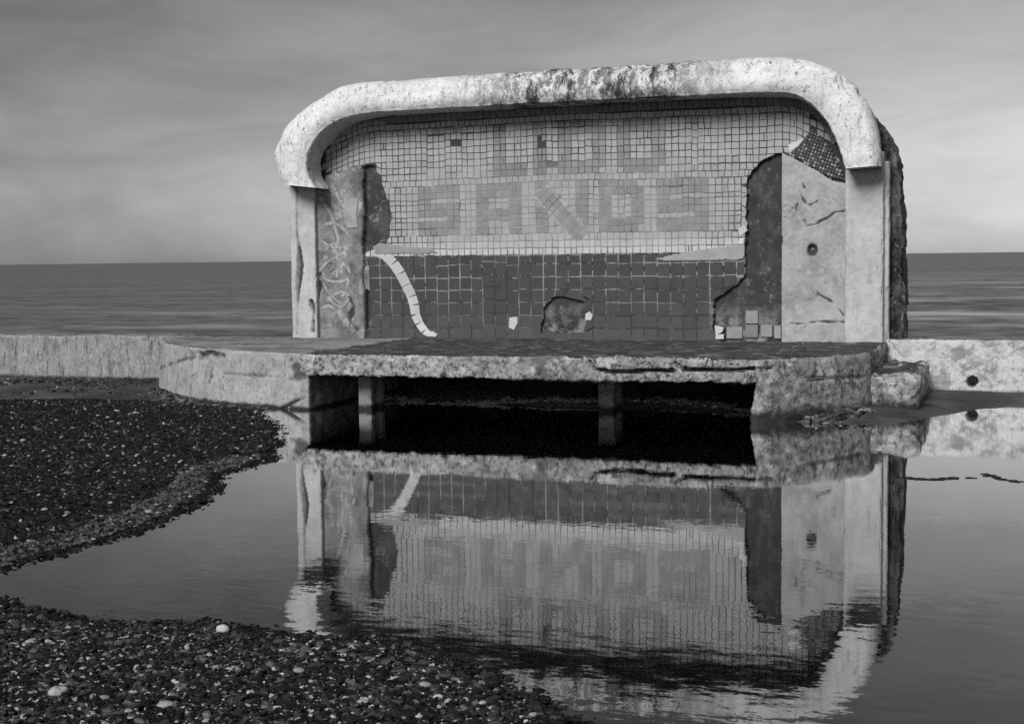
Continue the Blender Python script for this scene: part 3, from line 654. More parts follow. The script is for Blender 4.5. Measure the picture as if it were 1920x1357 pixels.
# side panels (render that sits proud of the mosaic)
plx = onY(684, 500, -0.04)[0]
PTL = PY([(560, 362), (600, 352), (612, 330), (640, 322), (672, 312), (690, 312)], -0.04)
PBR = PY([(1465, 286), (1490, 300), (1515, 312), (1540, 326), (1560, 338), (1590, 345)], -0.05)
cr_l = [PY([(655, 560), (662, 575), (655, 600), (668, 618)], -0.04), PY([(600, 515), (597, 540), (593, 560)], -0.04)]
def pl_crack(x, z):
    e = 0.5 * np.clip((0.05 - np.abs(x - plx)) / 0.03 + fbm(x, 0, z, 10, 3), 0, 1)
    for c in cr_l: e = np.maximum(e, np.clip((0.04 + 0.04 * fbm(x, 2, z, 9, 3) - segdist(x, z, c)) / 0.03, 0, 1))
    return np.clip(e, 0, 1)
panl = relief('side_panel', lx2 - 0.02, plx, 0.56, 2.75, 0.012, -0.035, M_PANL, sh,
       lambda X, Z: 0.008 * fbm(X, 0, Z, 5, 4) + 0.006 * fbm(X, 3, Z, 18, 3) - 0.03 * pl_crack(X, Z),
       lambda x, z: (z < np.interp(x, PTL[:, 0], PTL[:, 1]) + 0.02 * fbm(x, 0, z, 8, 3)) & (x < plx - 0.03 + 0.03 * fbm(0, 7, z, 5, 4)), 0.08, {'crack': pl_crack})
prx = onY(1464, 500, -0.05)[0]
cr_r = [PY(p, -0.05) for p in ([(1468, 388), (1478, 385), (1490, 393), (1495, 383), (1492, 402), (1480, 412), (1470, 400)], [(1506, 375), (1512, 382), (1518, 385), (1532, 378)], [(1500, 360), (1506, 375)],
        [(1582, 396), (1566, 398), (1552, 408), (1540, 414), (1530, 420), (1512, 424), (1508, 412)], [(1532, 550), (1545, 558), (1560, 566), (1572, 578), (1581, 590)], [(1465, 605), (1500, 607), (1540, 603), (1582, 604)], [(1505, 345), (1508, 352)])]
hxr, hzr = onY(1523, 468, -0.05)
def pr_crack(x, z):
    e = np.zeros(np.shape(x)); wob = 0.012 * fbm(x, 0, z, 14, 3)
    for c in cr_r: e = np.maximum(e, np.clip((0.010 + 1.5 * wob - segdist(x, z, c)) / 0.008, 0, 1))
    h = np.hypot(x - hxr, (z - hzr) * 0.8); e = np.maximum(e, np.clip((0.068 + wob - h) / 0.02, 0, 1) * np.clip((h - 0.012) / 0.01, 0.3, 1))
    return e
relief('side_panel', prx, rx0 + 0.02, 0.56, 2.75, 0.010, -0.045, M_PANR, sh,
       lambda X, Z: 0.008 * fbm(X, 0, Z, 4, 4) + 0.004 * fbm(X, 3, Z, 18, 3) - 0.015 * pr_crack(X, Z) - 0.06 * np.clip((0.055 - np.hypot(X - hxr, Z - hzr)) / 0.02, 0, 1) * np.clip((np.hypot(X - hxr, Z - hzr)) / 0.02, 0, 1),
       lambda x, z: (z < np.interp(x, PBR[:, 0], PBR[:, 1]) + 0.012 * fbm(x, 0, z, 12, 3)) & (x > prx + 0.01 + 0.010 * fbm(0, 7, z, 7, 4)), 0.09, {'crack': pr_crack})

# graffiti on the left panel: ribbons of paint
def pl_relief(X, Z): return 0.008 * fbm(X, 0, Z, 5, 4) + 0.006 * fbm(X, 3, Z, 18, 3) - 0.03 * pl_crack(X, Z)
def ribbon(pts, Y, wd, lift=0.0035):
    P = PY(pts, Y); s = np.concatenate([[0], np.cumsum(np.linalg.norm(np.diff(P, axis=0), axis=1))])
    n = max(8, int(s[-1] / 0.01)); u = np.linspace(0, s[-1], n); px = np.interp(u, s, P[:, 0]); pz = np.interp(u, s, P[:, 1])
    if n > 9:
        kr = np.ones(5) / 5; a = np.convolve(px, kr, 'valid'); b = np.convolve(pz, kr, 'valid'); px[2:-2] = a; pz[2:-2] = b
    T = np.stack([np.gradient(px), np.gradient(pz)], 1); T /= np.maximum(np.linalg.norm(T, axis=1, keepdims=True), 1e-9); Nn = np.stack([-T[:, 1], T[:, 0]], 1)
    h = wd * (0.75 + 0.35 * np.random.default_rng(3).random(n))[:, None] / 2
    C = np.stack([px, pz], 1); l, r_ = C + Nn * h, C - Nn * h
    yl = -0.035 - pl_relief(l[:, 0], l[:, 1]) - lift; yr = -0.035 - pl_relief(r_[:, 0], r_[:, 1]) - lift
    V = np.concatenate([np.stack([l[:, 0], yl, l[:, 1]], 1), np.stack([r_[:, 0], yr, r_[:, 1]], 1),
                        np.stack([l[:, 0], yl + 0.02, l[:, 1]], 1), np.stack([r_[:, 0], yr + 0.02, r_[:, 1]], 1)])
    F = []
    for i in range(n - 1):
        F += [(i, i + 1, n + i + 1, n + i), (2 * n + i, 2 * n + i + 1, i + 1, i), (n + i, n + i + 1, 3 * n + i + 1, 3 * n + i)]
    return V, F
GV, GF, go = [], [], 0
for pts, wd in (([(598, 370), (612, 388), (624, 410), (628, 430)], .04), ([(614, 362), (624, 384), (640, 408)], .045), ([(630, 360), (640, 382), (654, 400)], .04),
                ([(596, 432), (610, 420), (626, 418), (640, 426), (650, 436), (656, 446)], .035), ([(626, 424), (634, 446), (632, 462), (622, 474)], .035),
                ([(598, 508), (612, 492), (630, 482), (642, 474), (648, 476), (646, 486), (634, 494), (622, 490)], .03), ([(612, 468), (618, 458), (628, 468), (632, 482), (634, 500), (630, 520)], .03),
                ([(606, 522), (622, 528), (640, 528), (652, 522), (650, 545), (640, 556)], .03), ([(606, 530), (612, 545), (622, 556), (636, 568), (648, 572)], .03),
                ([(612, 562), (626, 552), (640, 546), (652, 552), (650, 566), (640, 576), (626, 570), (614, 556)], .03), ([(600, 580), (616, 572), (630, 582), (640, 592)], .028),
                ([(640, 484), (650, 496), (656, 512)], .03), ([(604, 452), (616, 462), (626, 456)], .025)):
    a, b = ribbon(pts, -0.046, wd * 1.15); GV.append(a); GF += [tuple(i + go for i in f) for f in b]; go += len(a)
mesh_obj('graffiti', np.concatenate(GV), GF, M_SPRAY, panl, smooth=False)
pp = PY([(645, 370), (672, 372), (668, 400), (671, 426), (652, 428), (644, 404)], -0.046)
n = len(pp)
mesh_obj('paint_patch', [(p[0], -0.047, p[1]) for p in pp] + [(p[0], -0.02, p[1]) for p in pp], [tuple(range(n))[::-1]] + [(i, (i + 1) % n, n + (i + 1) % n, n + i) for i in range(n)], M_PATCH, panl, smooth=False)

# ------------------------------------------------------------------ tiles
# dark net of tiny tesserae on the right
NETP = PY([(1478, 290), (1508, 262), (1522, 240), (1552, 268), (1566, 300), (1584, 338), (1556, 334), (1530, 318), (1500, 300)], -0.02)
PIECES = []       # (area on screen, corners(4x2 x,z), shade, yfront, thick, order)
def add_tile(c, shade, y=0.0, inset=0.004, kind='tile', pr=0):
    PIECES.append([pr, np.asarray(c, float), shade, y, inset, kind])
def R(px0, py0, px1, py1): 
    a = onY(px0, py0, 0); b = onY(px1, py1, 0); return (min(a[0], b[0]), max(a[0], b[0]), min(a[1], b[1]), max(a[1], b[1]))
rr = random.Random(4)
WX = lambda px, py: onY(px, py, 0)[0]
SANDS = [('S', 785, 862), ('A', 893, 978), ('N', 1005, 1103), ('D', 1123, 1208), ('S', 1232, 1328)]
LIDO = [('L', 925, 988), ('I', 1000, 1024), ('D', 1047, 1135), ('O', 1157, 1247)]
ROWS = {'S': ('xxx', 'xxx', 'x..', 'xxx', 'xxx', '..x', 'xxx', 'xxx'), 'A': ('xxx', 'xxx', 'x.x', 'x.x', 'xxx', 'xxx', 'x.x', 'x.x'), 'N': ('x.x',) * 8,
        'D': ('xxx', 'xxx', 'x.x', 'x.x', 'x.x', 'x.x', 'xxx', 'xxx'), 'O': ('xxx', 'xxx', 'x.x', 'x.x', 'x.x', 'x.x', 'xxx', 'xxx'), 'L': ('x..',) * 6 + ('xxx', 'xxx'), 'I': ('xxx',) * 8}
def spans(word, py):
    r = []
    for ch, p0, p1 in word:
        x0, x1 = WX(p0, py), WX(p1, py); st = 0.155 if x1 - x0 > 0.3 else (x1 - x0) / 3
        r.append((ch, x0, x0 + st, x1 - st, x1))
    return r
SP_S, SP_L = spans(SANDS, 390), spans(LIDO, 282)
def fillcuts(keys, step):
    keys = sorted(keys); r = []
    for p, q in zip(keys[:-1], keys[1:]):
        n = max(1, round((q - p) / step)); w_ = np.array([rr.uniform(.88, 1.12) for _ in range(n)]); w_ = np.cumsum(w_) / w_.sum()
        r += [p] + [p + (q - p) * k for k in w_[:-1]]
    return r + [keys[-1]]
def letter(x, zi, sp):
    for ch, a, b, c, d in sp:
        if a <= x <= d:
            k = 0 if x < b else (2 if x > c else 1)
            if ch in 'DO' and zi in (0, 7) and (x > d - 0.085 or (ch == 'O' and x < a + 0.085)): return False
            return ROWS[ch][zi][k] == 'x'
    return False
DIAG = PY([(1012, 356), (1088, 440)], 0); dl = np.linalg.norm(DIAG[1] - DIAG[0])
def near_pt(p, poly):
    best = None
    for i in range(len(poly)):
        a, b = np.asarray(poly[i]), np.asarray(poly[(i + 1) % len(poly)]); ab = b - a; k = min(1, max(0, ((p - a) @ ab) / max(ab @ ab, 1e-9))); q = a + k * ab
        if best is None or np.hypot(*(q - p)) < best[0]: best = (np.hypot(*(q - p)), q)
    return best[1]
def clip_hole(c):
    r = []
    for q in c:
        q = np.array(q, float)
        for h in HOLES:
            if h[:, 0].min() < q[0] < h[:, 0].max() and h[:, 1].min() < q[1] < h[:, 1].max() and inpoly(np.array(q[0]), np.array(q[1]), h): q = near_pt(q, h) + np.array([rr.gauss(0, .004), rr.gauss(0, .004)])
        r.append(list(q))
    return r
def dark_spot(x, z):   # soot that clings round the first letters
    return math.exp(-(((x + 0.15) / 0.35) ** 2 + ((z - 2.6) / 0.16) ** 2)) * 0.35
zS = [1.845, 1.928, 2.012, 2.070, 2.148, 2.226, 2.282, 2.365, 2.450]
zL = list(np.linspace(2.525, 3.145, 9))
zA = [ZS, 1.682, 1.764, 1.845]; zC = [2.450, 2.525]; zE = [3.145, 3.215, 3.29]
xk = [-2.95, 3.72]
cutsA = fillcuts(xk, 0.078); cutsE = fillcuts(xk, 0.078)
cutsS = fillcuts(xk + [v for t_ in SP_S for v in t_[1:]], 0.078); cutsL = fillcuts(xk + [v for t_ in SP_L for v in t_[1:]], 0.078)
BANDS = [(zA, cutsA, None), (zS, cutsS, SP_S), (zC, cutsA, None), (zL, cutsL, SP_L), (zE, cutsE, None)]
def wave(x, z):      # courses wander a little, and droop towards the curved ends of the hood
    k = min(1.0, max(0.0, (z - 1.70) / 0.5))
    o = k * (0.009 * math.sin(x * 1.7 + 1) + 0.003 * math.sin(x * 4.3) + 0.002 * math.sin(x * 11.0))
    o -= (max(0, -1.95 - x) ** 1.6 * 0.35 + max(0, x - 2.9) ** 1.6 * 0.5) * min(1.0, max(0.0, (z - 2.3) / 0.6))
    return o
for bi, (zr, cuts, sp) in enumerate(BANDS):
    jit = {}
    def corner(i, j):
        if (i, j) not in jit: jit[(i, j)] = (rr.gauss(0, 0.0024), rr.gauss(0, 0.0028))
        x_, z_ = cuts[i], zr[j]
        return (x_ + jit[(i, j)][0], z_ + wave(x_, z_) + jit[(i, j)][1])
    for i in range(len(cuts) - 1):
        if rr.random() < 0.2: slip = rr.gauss(0, 0.006)
        elif i == 0: slip = 0.0
        for j in range(len(zr) - 1):
            c = [list(corner(i, j)), list(corner(i + 1, j)), list(corner(i + 1, j + 1)), list(corner(i, j + 1))]
            if bi and 0 < j < len(zr) - 2:
                for q in c: q[1] += slip
            cx = sum(q[0] for q in c) / 4; cz = sum(q[1] for q in c) / 4
            if not under_arch(np.array(cx), np.array(cz), 0.085 if cx > -1.86 else -0.02): continue
            if in_hole(np.array(cx), np.array(cz), 0.012): continue
            c = clip_hole(c)
            if cx < plx - 0.02 and cz < np.interp(cx, PTL[:, 0], PTL[:, 1]) + 0.03: continue
            if cx > prx - 0.03 and cz < np.interp(cx, PBR[:, 0], PBR[:, 1]) + 0.03: continue
            if sdist(np.array(cx), np.array(cz), NETP) > -0.01: continue
            if any(sdist(np.array(cx), np.array(cz), q) > -0.012 for q in MISS): continue
            rel = np.array([cx, cz]) - DIAG[0]; dd = (DIAG[1] - DIAG[0]) / dl; al = rel @ dd; pe = abs(rel[0] * dd[1] - rel[1] * dd[0])
            if -0.02 < al < dl + 0.03 and pe < 0.115: continue
            let = sp is not None and letter((cuts[i] + cuts[i + 1]) / 2, len(zr) - 2 - j, sp)
            base = 0.195 if let else 0.285
            if bi == 0: base = 0.31 + 0.05 * (2 - j)
            base -= 0.09 * dark_spot(cx, cz)
            if cx < -1.3 or cx > 2.2 or cz > 3.0: base += rr.gauss(0, 0.010)
            shade = max(0.03, base + rr.gauss(0, 0.009)); ins = rr.choice((rr.uniform(0.001, 0.003), rr.uniform(0.0025, 0.0065)))
            if rr.random() < 0.04:         # a tile laid in two broken halves
                k = rr.uniform(0.35, 0.65); mA = [(c[0][q] * (1 - k) + c[1][q] * k) for q in (0, 1)]; mB = [(c[3][q] * (1 - k) + c[2][q] * k) for q in (0, 1)]
                add_tile([c[0], mA, mB, c[3]], shade, 0, ins); add_tile([mA, c[1], c[2], mB], shade * 0.97, 0, ins); continue
            if let and rr.random() < 0.06:  # or cut corner to corner
                add_tile([c[0], c[1], c[1], c[2]], shade, 0, ins); add_tile([c[0], c[2], c[2], c[3]], shade * 0.95, 0, ins); continue
            add_tile(c, shade, 0, ins, pr=2 if let else 1)
# the N's slanting stroke: tiles laid askew
dd = (DIAG[1] - DIAG[0]) / dl; nn2 = np.array([-dd[1], dd[0]]); q = 0.0
while q < dl - 0.02:
    q2 = q + 0.078
    for k in (-1, 0):
        a, b = k * 0.082, (k + 1) * 0.082
        c = [DIAG[0] + dd * q + nn2 * a, DIAG[0] + dd * q2 + nn2 * a, DIAG[0] + dd * q2 + nn2 * b, DIAG[0] + dd * q + nn2 * b]
        add_tile(c[::-1] if np.cross(c[1] - c[0], c[2] - c[1]) < 0 else c, 0.205 + rr.gauss(0, .01), 0.0, rr.uniform(.003, .007), pr=2)
    for sgn, tone in ((1, 0.285), (-1, 0.285)):          # broken fillers either side
        a, b = sgn * 0.084, sgn * 0.118
        k = rr.uniform(0.1, 0.4)
        c = [DIAG[0] + dd * (q + .01) + nn2 * a, DIAG[0] + dd * q2 + nn2 * a, DIAG[0] + dd * (q2 - .02 * k) + nn2 * b, DIAG[0] + dd * (q + .03 * k) + nn2 * b]
        add_tile(c[::-1] if np.cross(c[1] - c[0], c[2] - c[1]) < 0 else c, tone + rr.gauss(0, .01), 0.0005, .004)
    q = q2
# dark dado tiles
DT = 0.1535; x = -2.30; cols = []
while x < 2.62:
    x2 = x + rr.uniform(0.147, 0.160); cols.append((x, x2)); x = x2
zt = [ZS - 0.004]
for h in (0.105, .155, .15, .152, .155, .15, .152, .12): zt.append(zt[-1] - h)
for i, (xa, xb) in enumerate(cols):
    off = rr.uniform(-0.010, 0.010) + (0.03 if rr.random() < 0.12 else 0)
    for j in range(len(zt) - 1):
        zb, za = zt[j] + (off if j else 0), max(ZB, zt[j + 1] + off)
        if zb - za < 0.02: continue
        cx, cz = (xa + xb) / 2, (za + zb) / 2
        if xb > plx and cx < plx: pass
        if cx < plx - 0.03: continue
        if in_hole(np.array(cx), np.array(cz), 0.03): continue
        foot_tone = 0.03 * max(0, (1.0 - cz) / 0.4)           # paler towards the foot
        shade = max(0.018, 0.033 + rr.gauss(0, 0.0035)) + foot_tone * 0.8
        c = [(xa + rr.gauss(0, .002), za + rr.gauss(0, .002)), (xb + rr.gauss(0, .002), za + rr.gauss(0, .002)), (xb + rr.gauss(0, .002), zb), (xa + rr.gauss(0, .002), zb)]
        c = clip_hole(c)
        add_tile(c, shade, 0.0008, rr.uniform(0.0025, 0.0055), pr=3)
# tiles that survive at the foot of the right-hand gap
for (a, b, c_, d_) in ((1396, 582, 1421, 608), (1396, 608, 1421, 634), (1424, 608, 1448, 633), (1360, 612, 1392, 636), (1450, 610, 1464, 636)):
    x0, x1, z0, z1 = R(a, b, c_, d_); add_tile([(x0, z0), (x1, z0), (x1, z1), (x0, z1)], rr.uniform(0.15, 0.24), 0.030, 0.004, pr=3)
# loose pale bits
BITS = [[(955, 596), (970, 594), (971, 606), (964, 619), (954, 614)], [(1098, 588), (1106, 584), (1112, 592), (1108, 601), (1097, 600)], [(1340, 610), (1357, 614), (1355, 622), (1342, 630)], [(1342, 628), (1357, 626), (1357, 636), (1342, 636)],
        [(1478, 272), (1510, 258), (1494, 280), (1480, 284)], [(1480, 284), (1492, 282), (1492, 296), (1484, 298)], [(1395, 420), (1402, 432), (1386, 446), (1384, 430)], [(1386, 448), (1396, 446), (1394, 458), (1384, 458)]]
# soffit course under the hood
cov = []
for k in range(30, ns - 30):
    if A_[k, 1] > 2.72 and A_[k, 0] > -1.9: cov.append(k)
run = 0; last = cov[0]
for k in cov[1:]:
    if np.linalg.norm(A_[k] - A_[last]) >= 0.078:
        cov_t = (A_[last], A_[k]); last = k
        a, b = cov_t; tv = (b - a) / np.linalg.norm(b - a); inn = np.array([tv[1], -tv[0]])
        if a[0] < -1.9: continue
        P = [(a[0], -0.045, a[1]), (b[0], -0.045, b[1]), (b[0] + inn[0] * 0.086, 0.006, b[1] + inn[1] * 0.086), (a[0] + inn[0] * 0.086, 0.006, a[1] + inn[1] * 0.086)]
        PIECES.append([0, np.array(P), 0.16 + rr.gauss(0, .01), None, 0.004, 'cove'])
x0, z0 = NETP.min(0); x1, z1 = NETP.max(0); s_ = 0.036; nets = []
for i in range(int((x1 - x0) / s_) + 12):
    for j in range(-12, int((z1 - z0) / s_) + 12):
        ca, sa = math.cos(0.35), math.sin(0.35)
        cx = x0 - 0.2 + i * s_ * ca + j * s_ * sa; cz = z0 - i * s_ * sa + j * s_ * ca
        if not (sdist(np.array(cx), np.array(cz), NETP) > 0.0) : continue
        lite = rr.random() < 0.42
        h = s_ * (rr.uniform(.28, .42) if not lite else rr.uniform(.2, .4))
        nets.append(([(cx + h * (ca * a + sa * b), cz + h * (-sa * a + ca * b)) for a, b in ((-1, -1), (1, -1), (1, 1), (-1, 1))], 0.24 if lite else 0.05))

def tile_geo(p):
    pr, c, shade, y, ins, kind = p
    if kind == 'cove':
        ctr = c.mean(0); f = ctr + (c - ctr) * (1 - ins / 0.04); nrm = np.cross(c[1] - c[0], c[3] - c[0]); nrm /= np.linalg.norm(nrm)
        if nrm[1] > 0: nrm = -nrm
        b = f - nrm * 0.02; f = f + nrm * 0.003
    else:
        ctr = c.mean(0); e = c - ctr; e = e - np.sign(e) * ins; cc_ = ctr + e
        tx, tz = rr.gauss(0, 0.010), rr.gauss(0, 0.010)
        b = np.stack([cc_[:, 0], np.full(4, y + 0.018), cc_[:, 1]], 1)
        fi = ctr + e * 0.95
        f = np.stack([fi[:, 0], y + e[:, 0] * tx + e[:, 1] * tz, fi[:, 1]], 1)
    return np.concatenate([f, b]), shade
TF = np.array([(0, 1, 2, 3), (1, 0, 4, 5), (2, 1, 5, 6), (3, 2, 6, 7), (0, 3, 7, 4)])
PIECES.sort(key=lambda p: -(p[0] * 10 + (0 if p[5] == 'cove' else 1)))
singles = [p for p in PIECES if p[5] == 'tile'][:300]
sid = set(id(p) for p in singles)
for p in singles:
    V, s = tile_geo(p); mesh_obj('tile', V, TF, M_TILE, sh, False, {'shade': np.full(8, s)})
VV, FF, SS, o_ = [], [], [], 0
for p in PIECES:
    if id(p) in sid: continue
    V, s = tile_geo(p); VV.append(V); FF.append(TF + o_); SS.append(np.full(8, s)); o_ += 8
for c, s in nets:
    V, s = tile_geo([0, np.array(c), s, -0.03, 0.0, 'tile']); VV.append(V); FF.append(TF + o_); SS.append(np.full(8, s)); o_ += 8
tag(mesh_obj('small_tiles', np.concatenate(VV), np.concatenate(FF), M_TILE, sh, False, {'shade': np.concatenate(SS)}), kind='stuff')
# bed under the net and the soffit course
c_ = NETP.mean(0)
relief('mortar_patch', NETP[:, 0].min(), NETP[:, 0].max(), NETP[:, 1].min(), NETP[:, 1].max(), 0.012, -0.018, M_BACKING, sh, lambda X, Z: 0.003 * fbm(X, 0, Z, 20, 3), lambda x, z: sdist(x, z, NETP) > 0.004 * 0, 0.05)
V = []; F = []
for k in cov:
    a = A_[k]; b = A_[min(k + 1, ns - 1)]; tv = (b - a) / max(np.linalg.norm(b - a), 1e-9); inn = np.array([tv[1], -tv[0]])
    V += [(a[0], -0.04, a[1]), (a[0] + inn[0] * 0.088, 0.012, a[1] + inn[1] * 0.088)]
for i in range(len(cov) - 1): F.append((2 * i, 2 * i + 1, 2 * i + 3, 2 * i + 2))
mesh_obj('soffit_bed', V, F, M_GROUT, sh, True)
def chip(pts, Y, th, mat, name, shade=None, sub=0.3):
    P = PY(pts, Y); n = len(P); ctr = P.mean(0); Fi = ctr + (P - ctr) * 0.86
    V = [(p[0], Y - th, p[1]) for p in Fi] + [(p[0], Y - th * 0.5, p[1]) for p in P] + [(p[0], Y + 0.02, p[1]) for p in P]
    F = [tuple(range(n))] + [(i + n, (i + 1) % n + n, (i + 1) % n, i) for i in range(n)] + [(i + 2 * n, (i + 1) % n + 2 * n, (i + 1) % n + n, i + n) for i in range(n)]
    a = P; area = sum(a[i][0] * a[(i + 1) % n][1] - a[(i + 1) % n][0] * a[i][1] for i in range(n))
    if area < 0: F = [tuple(reversed(f)) for f in F]
    return mesh_obj(name, V, F, mat, sh, False, {'shade': np.full(3 * n, shade)} if shade else None)
for b in BITS: chip(b, -0.002, 0.008, M_TILE, 'tile_fragment', rr.uniform(0.42, 0.52))
# white cable-like line of cut tiles running down the dado
CL = [(695, 474), (708, 475), (722, 479), (738, 494), (751, 513), (762, 535), (772, 556), (777, 572), (779, 590), (786, 606), (796, 620), (806, 628)]
Wd = [5, 7, 8.5, 9.5, 9.5, 9, 9, 9, 8.5, 7.5, 7, 5]
for i in range(len(CL) - 1):
    (xa, ya), (xb, yb_) = CL[i], CL[i + 1]; dx, dy = xb - xa, yb_ - ya; ln = math.hypot(dx, dy); nx_, ny_ = -dy / ln, dx / ln
    g0 = 0.6; ux, uy = dx / ln * g0, dy / ln * g0
    chip([(xa + nx_ * Wd[i] + ux, ya + ny_ * Wd[i] + uy), (xb + nx_ * Wd[i + 1] - ux, yb_ + ny_ * Wd[i + 1] - uy), (xb - nx_ * Wd[i + 1] - ux, yb_ - ny_ * Wd[i + 1] - uy), (xa - nx_ * Wd[i] + ux, ya - ny_ * Wd[i] + uy)], -0.001, 0.005, M_TILE, 'stripe_piece', rr.uniform(0.36, 0.48))
chip([(800, 622), (812, 621), (821, 627), (818, 632), (802, 631)], -0.004, 0.014, M_TILE, 'stripe_piece', 0.5)
# smears of pale plaster above the dado
def smear(pts, tone):
    m = M('plaster_smear', tone, 0.9); m.lay(tone * 0.8, 0.4, 0.7, 7, 4); mt = m.done()
    P = PY(pts, 0); 
    relief('plaster_smear', P[:, 0].min(), P[:, 0].max(), P[:, 1].min(), P[:, 1].max(), 0.012, -0.006, mt, sh, lambda X, Z: 0.002 * fbm(X, 0, Z, 8, 3), lambda x, z: sdist(x, z, P) + 0.012 * fbm(x, 0, z, 14, 3) > 0, 0.02)
smear([(700, 463), (712, 456), (760, 462), (806, 464), (820, 474), (790, 477), (740, 475), (716, 477), (702, 474)], 0.24)
smear([(1228, 487), (1262, 478), (1300, 470), (1340, 463), (1396, 460), (1394, 486), (1340, 488), (1280, 489)], 0.29)

# ------------------------------------------------------------------ pebbles
def ico(sub):
    t_ = (1 + 5 ** 0.5) / 2
    v = [(-1, t_, 0), (1, t_, 0), (-1, -t_, 0), (1, -t_, 0), (0, -1, t_), (0, 1, t_), (0, -1, -t_), (0, 1, -t_), (t_, 0, -1), (t_, 0, 1), (-t_, 0, -1), (-t_, 0, 1)]
    f = [(0, 11, 5), (0, 5, 1), (0, 1, 7), (0, 7, 10), (0, 10, 11), (1, 5, 9), (5, 11, 4), (11, 10, 2), (10, 7, 6), (7, 1, 8), (3, 9, 4), (3, 4, 2), (3, 2, 6), (3, 6, 8), (3, 8, 9), (4, 9, 5), (2, 4, 11), (6, 2, 10), (8, 6, 7), (9, 8, 1)]
    v = [np.array(p) / np.linalg.norm(p) for p in v]
    for _ in range(sub):
        mid = {}; nf = []
        def md(a, b):
            k = (min(a, b), max(a, b))
            if k not in mid: q = v[a] + v[b]; v.append(q / np.linalg.norm(q)); mid[k] = len(v) - 1
            return mid[k]
        for a, b, c in f:
            x, y, z = md(a, b), md(b, c), md(c, a); nf += [(a, x, z), (b, y, x), (c, z, y), (x, y, z)]
        f = nf
    return np.array(v), np.array(f)
def pebble_field(name, C, size, shade, sub, rng, smooth=True):
    """C centres (n,3), size (n,), each pebble a flattened, lumpy stone with its own turn"""
    bv, bf = ico(sub); n = len(C); k = len(bv)
    lump = 1 + 0.20 * rng.standard_normal((n, k))
    ax = np.stack([rng.uniform(.75, 1.35, n), rng.uniform(.65, 1.1, n), rng.uniform(.3, .65, n)], 1)
    P = bv[None] * lump[..., None] * ax[:, None, :] * size[:, None, None]
    yaw = rng.uniform(0, 2 * math.pi, n); pit = rng.normal(0, .28, n); rol = rng.normal(0, .28, n)
    def rot(P, a, i, j):
        c, s = np.cos(a)[:, None], np.sin(a)[:, None]; x, y = P[..., i].copy(), P[..., j].copy(); P[..., i] = c * x - s * y; P[..., j] = s * x + c * y
    rot(P, pit, 0, 2); rot(P, rol, 1, 2); rot(P, yaw, 0, 1)
    P += C[:, None, :]
    F = (bf[None] + (np.arange(n) * k)[:, None, None]).reshape(-1, 3)
    return mesh_obj(name, P.reshape(-1, 3), F, M_PEB, None, smooth, {'shade': np.repeat(shade, k)})
def shades(n, rng, pale=0.10, mid=0.24):
    u = rng.random(n); s = rng.uniform(0.003, 0.010, n)
    s = np.where(u < pale + mid, rng.uniform(0.015, 0.052, n), s); s = np.where(u < pale, rng.uniform(0.2, 0.42, n), s); return s
def scatter(n, box, rng, dmin=-0.12):
    x = rng.uniform(box[0], box[1], n); y = rng.uniform(box[2], box[3], n)
    z, d1, d2 = bed_height(x, y); return x, y, z, d1, d2
rg = np.random.default_rng(21)
# foreground bank
x, y, z, d1, d2 = scatter(140000, (-0.6, 5.6, -13.4, -10.2), rg)
q = np.stack([x, y, z], 1) - CAM; dep = q @ FW; sx = 960 + FPX * (q @ RT) / dep; sy = 678 - FPX * (q @ UP) / dep
ok = (d2 > -0.10) & (sx > -260) & (sx < 1700) & (sy < 1560) & (dep > 1)
x, y, z, d2, sx, sy = x[ok], y[ok], z[ok], d2[ok], sx[ok], sy[ok]
sz = np.clip(rg.lognormal(math.log(0.0076), 0.46, len(x)), 0.004, 0.028)
order = np.argsort(sz); lim = 16000
# larger stones near the surface, small ones in between
keep = rg.random(len(x)) < min(1.0, 40000 / len(x)); x, y, z, sz, d2 = x[keep], y[keep], z[keep], sz[keep], d2[keep]
big_ = sz > 0.0105
shd = shades(len(x), rg, 0.14, 0.30)
shd = np.where((sz > 0.0135) & (shd > 0.12), shd * 0.25, shd)
wet = d2 < 0.10; shd = np.where(wet, shd * 0.35, shd)
Cc = np.stack([x, y, z + sz * 0.15 + rg.uniform(0, .006, len(x))], 1)
pb = pebble_field('shingle_bank', Cc[big_], sz[big_], shd[big_], 1, rg, False)
tag(pb, 'dark wet shingle bank flecked with pale stones in the near foreground', 'shingle', kind='stuff')
pb = pebble_field('fine_shingle', Cc[~big_], sz[~big_], shd[~big_], 0, rg, False)
tag(pb, 'fine dark gravel filling between the stones of the near bank', 'shingle', kind='stuff')
# spit beyond the channel
x, y, z, d1, d2 = scatter(190000, (-9.5, 1.2, -11.6, -2.2), rg)
q = np.stack([x, y, z], 1) - CAM; dep = q @ FW; sx = 960 + FPX * (q @ RT) / dep
dens = np.clip(1.15 - (dep - 6) / 16, 0.35, 1)
ok = (d1 > -0.12) & (sx > -330) & (rg.random(len(x)) < dens)
x, y, z, d1 = x[ok], y[ok], z[ok], d1[ok]
if len(x) > 52000: kk = rg.permutation(len(x))[:52000]; x, y, z, d1 = x[kk], y[kk], z[kk], d1[kk]
sz = np.clip(rg.lognormal(math.log(0.0125), 0.38, len(x)), 0.007, 0.034)
shd = shades(len(x), rg, 0.035, 0.20) * 0.8
rim = (d1 > 0.04) & (d1 < 0.26) & (y < -6.2); shd = np.where(rim, np.maximum(shd, rg.uniform(0.01, 0.10, len(x))), shd); shd = np.where(d1 < 0.03, shd * 0.4, shd)
pb = pebble_field('shingle_spit', np.stack([x, y, z + sz * 0.1], 1), sz, shd, 0, rg, False)
tag(pb, 'low dark spit of shingle reaching into the pool from the left', 'shingle', kind='stuff')
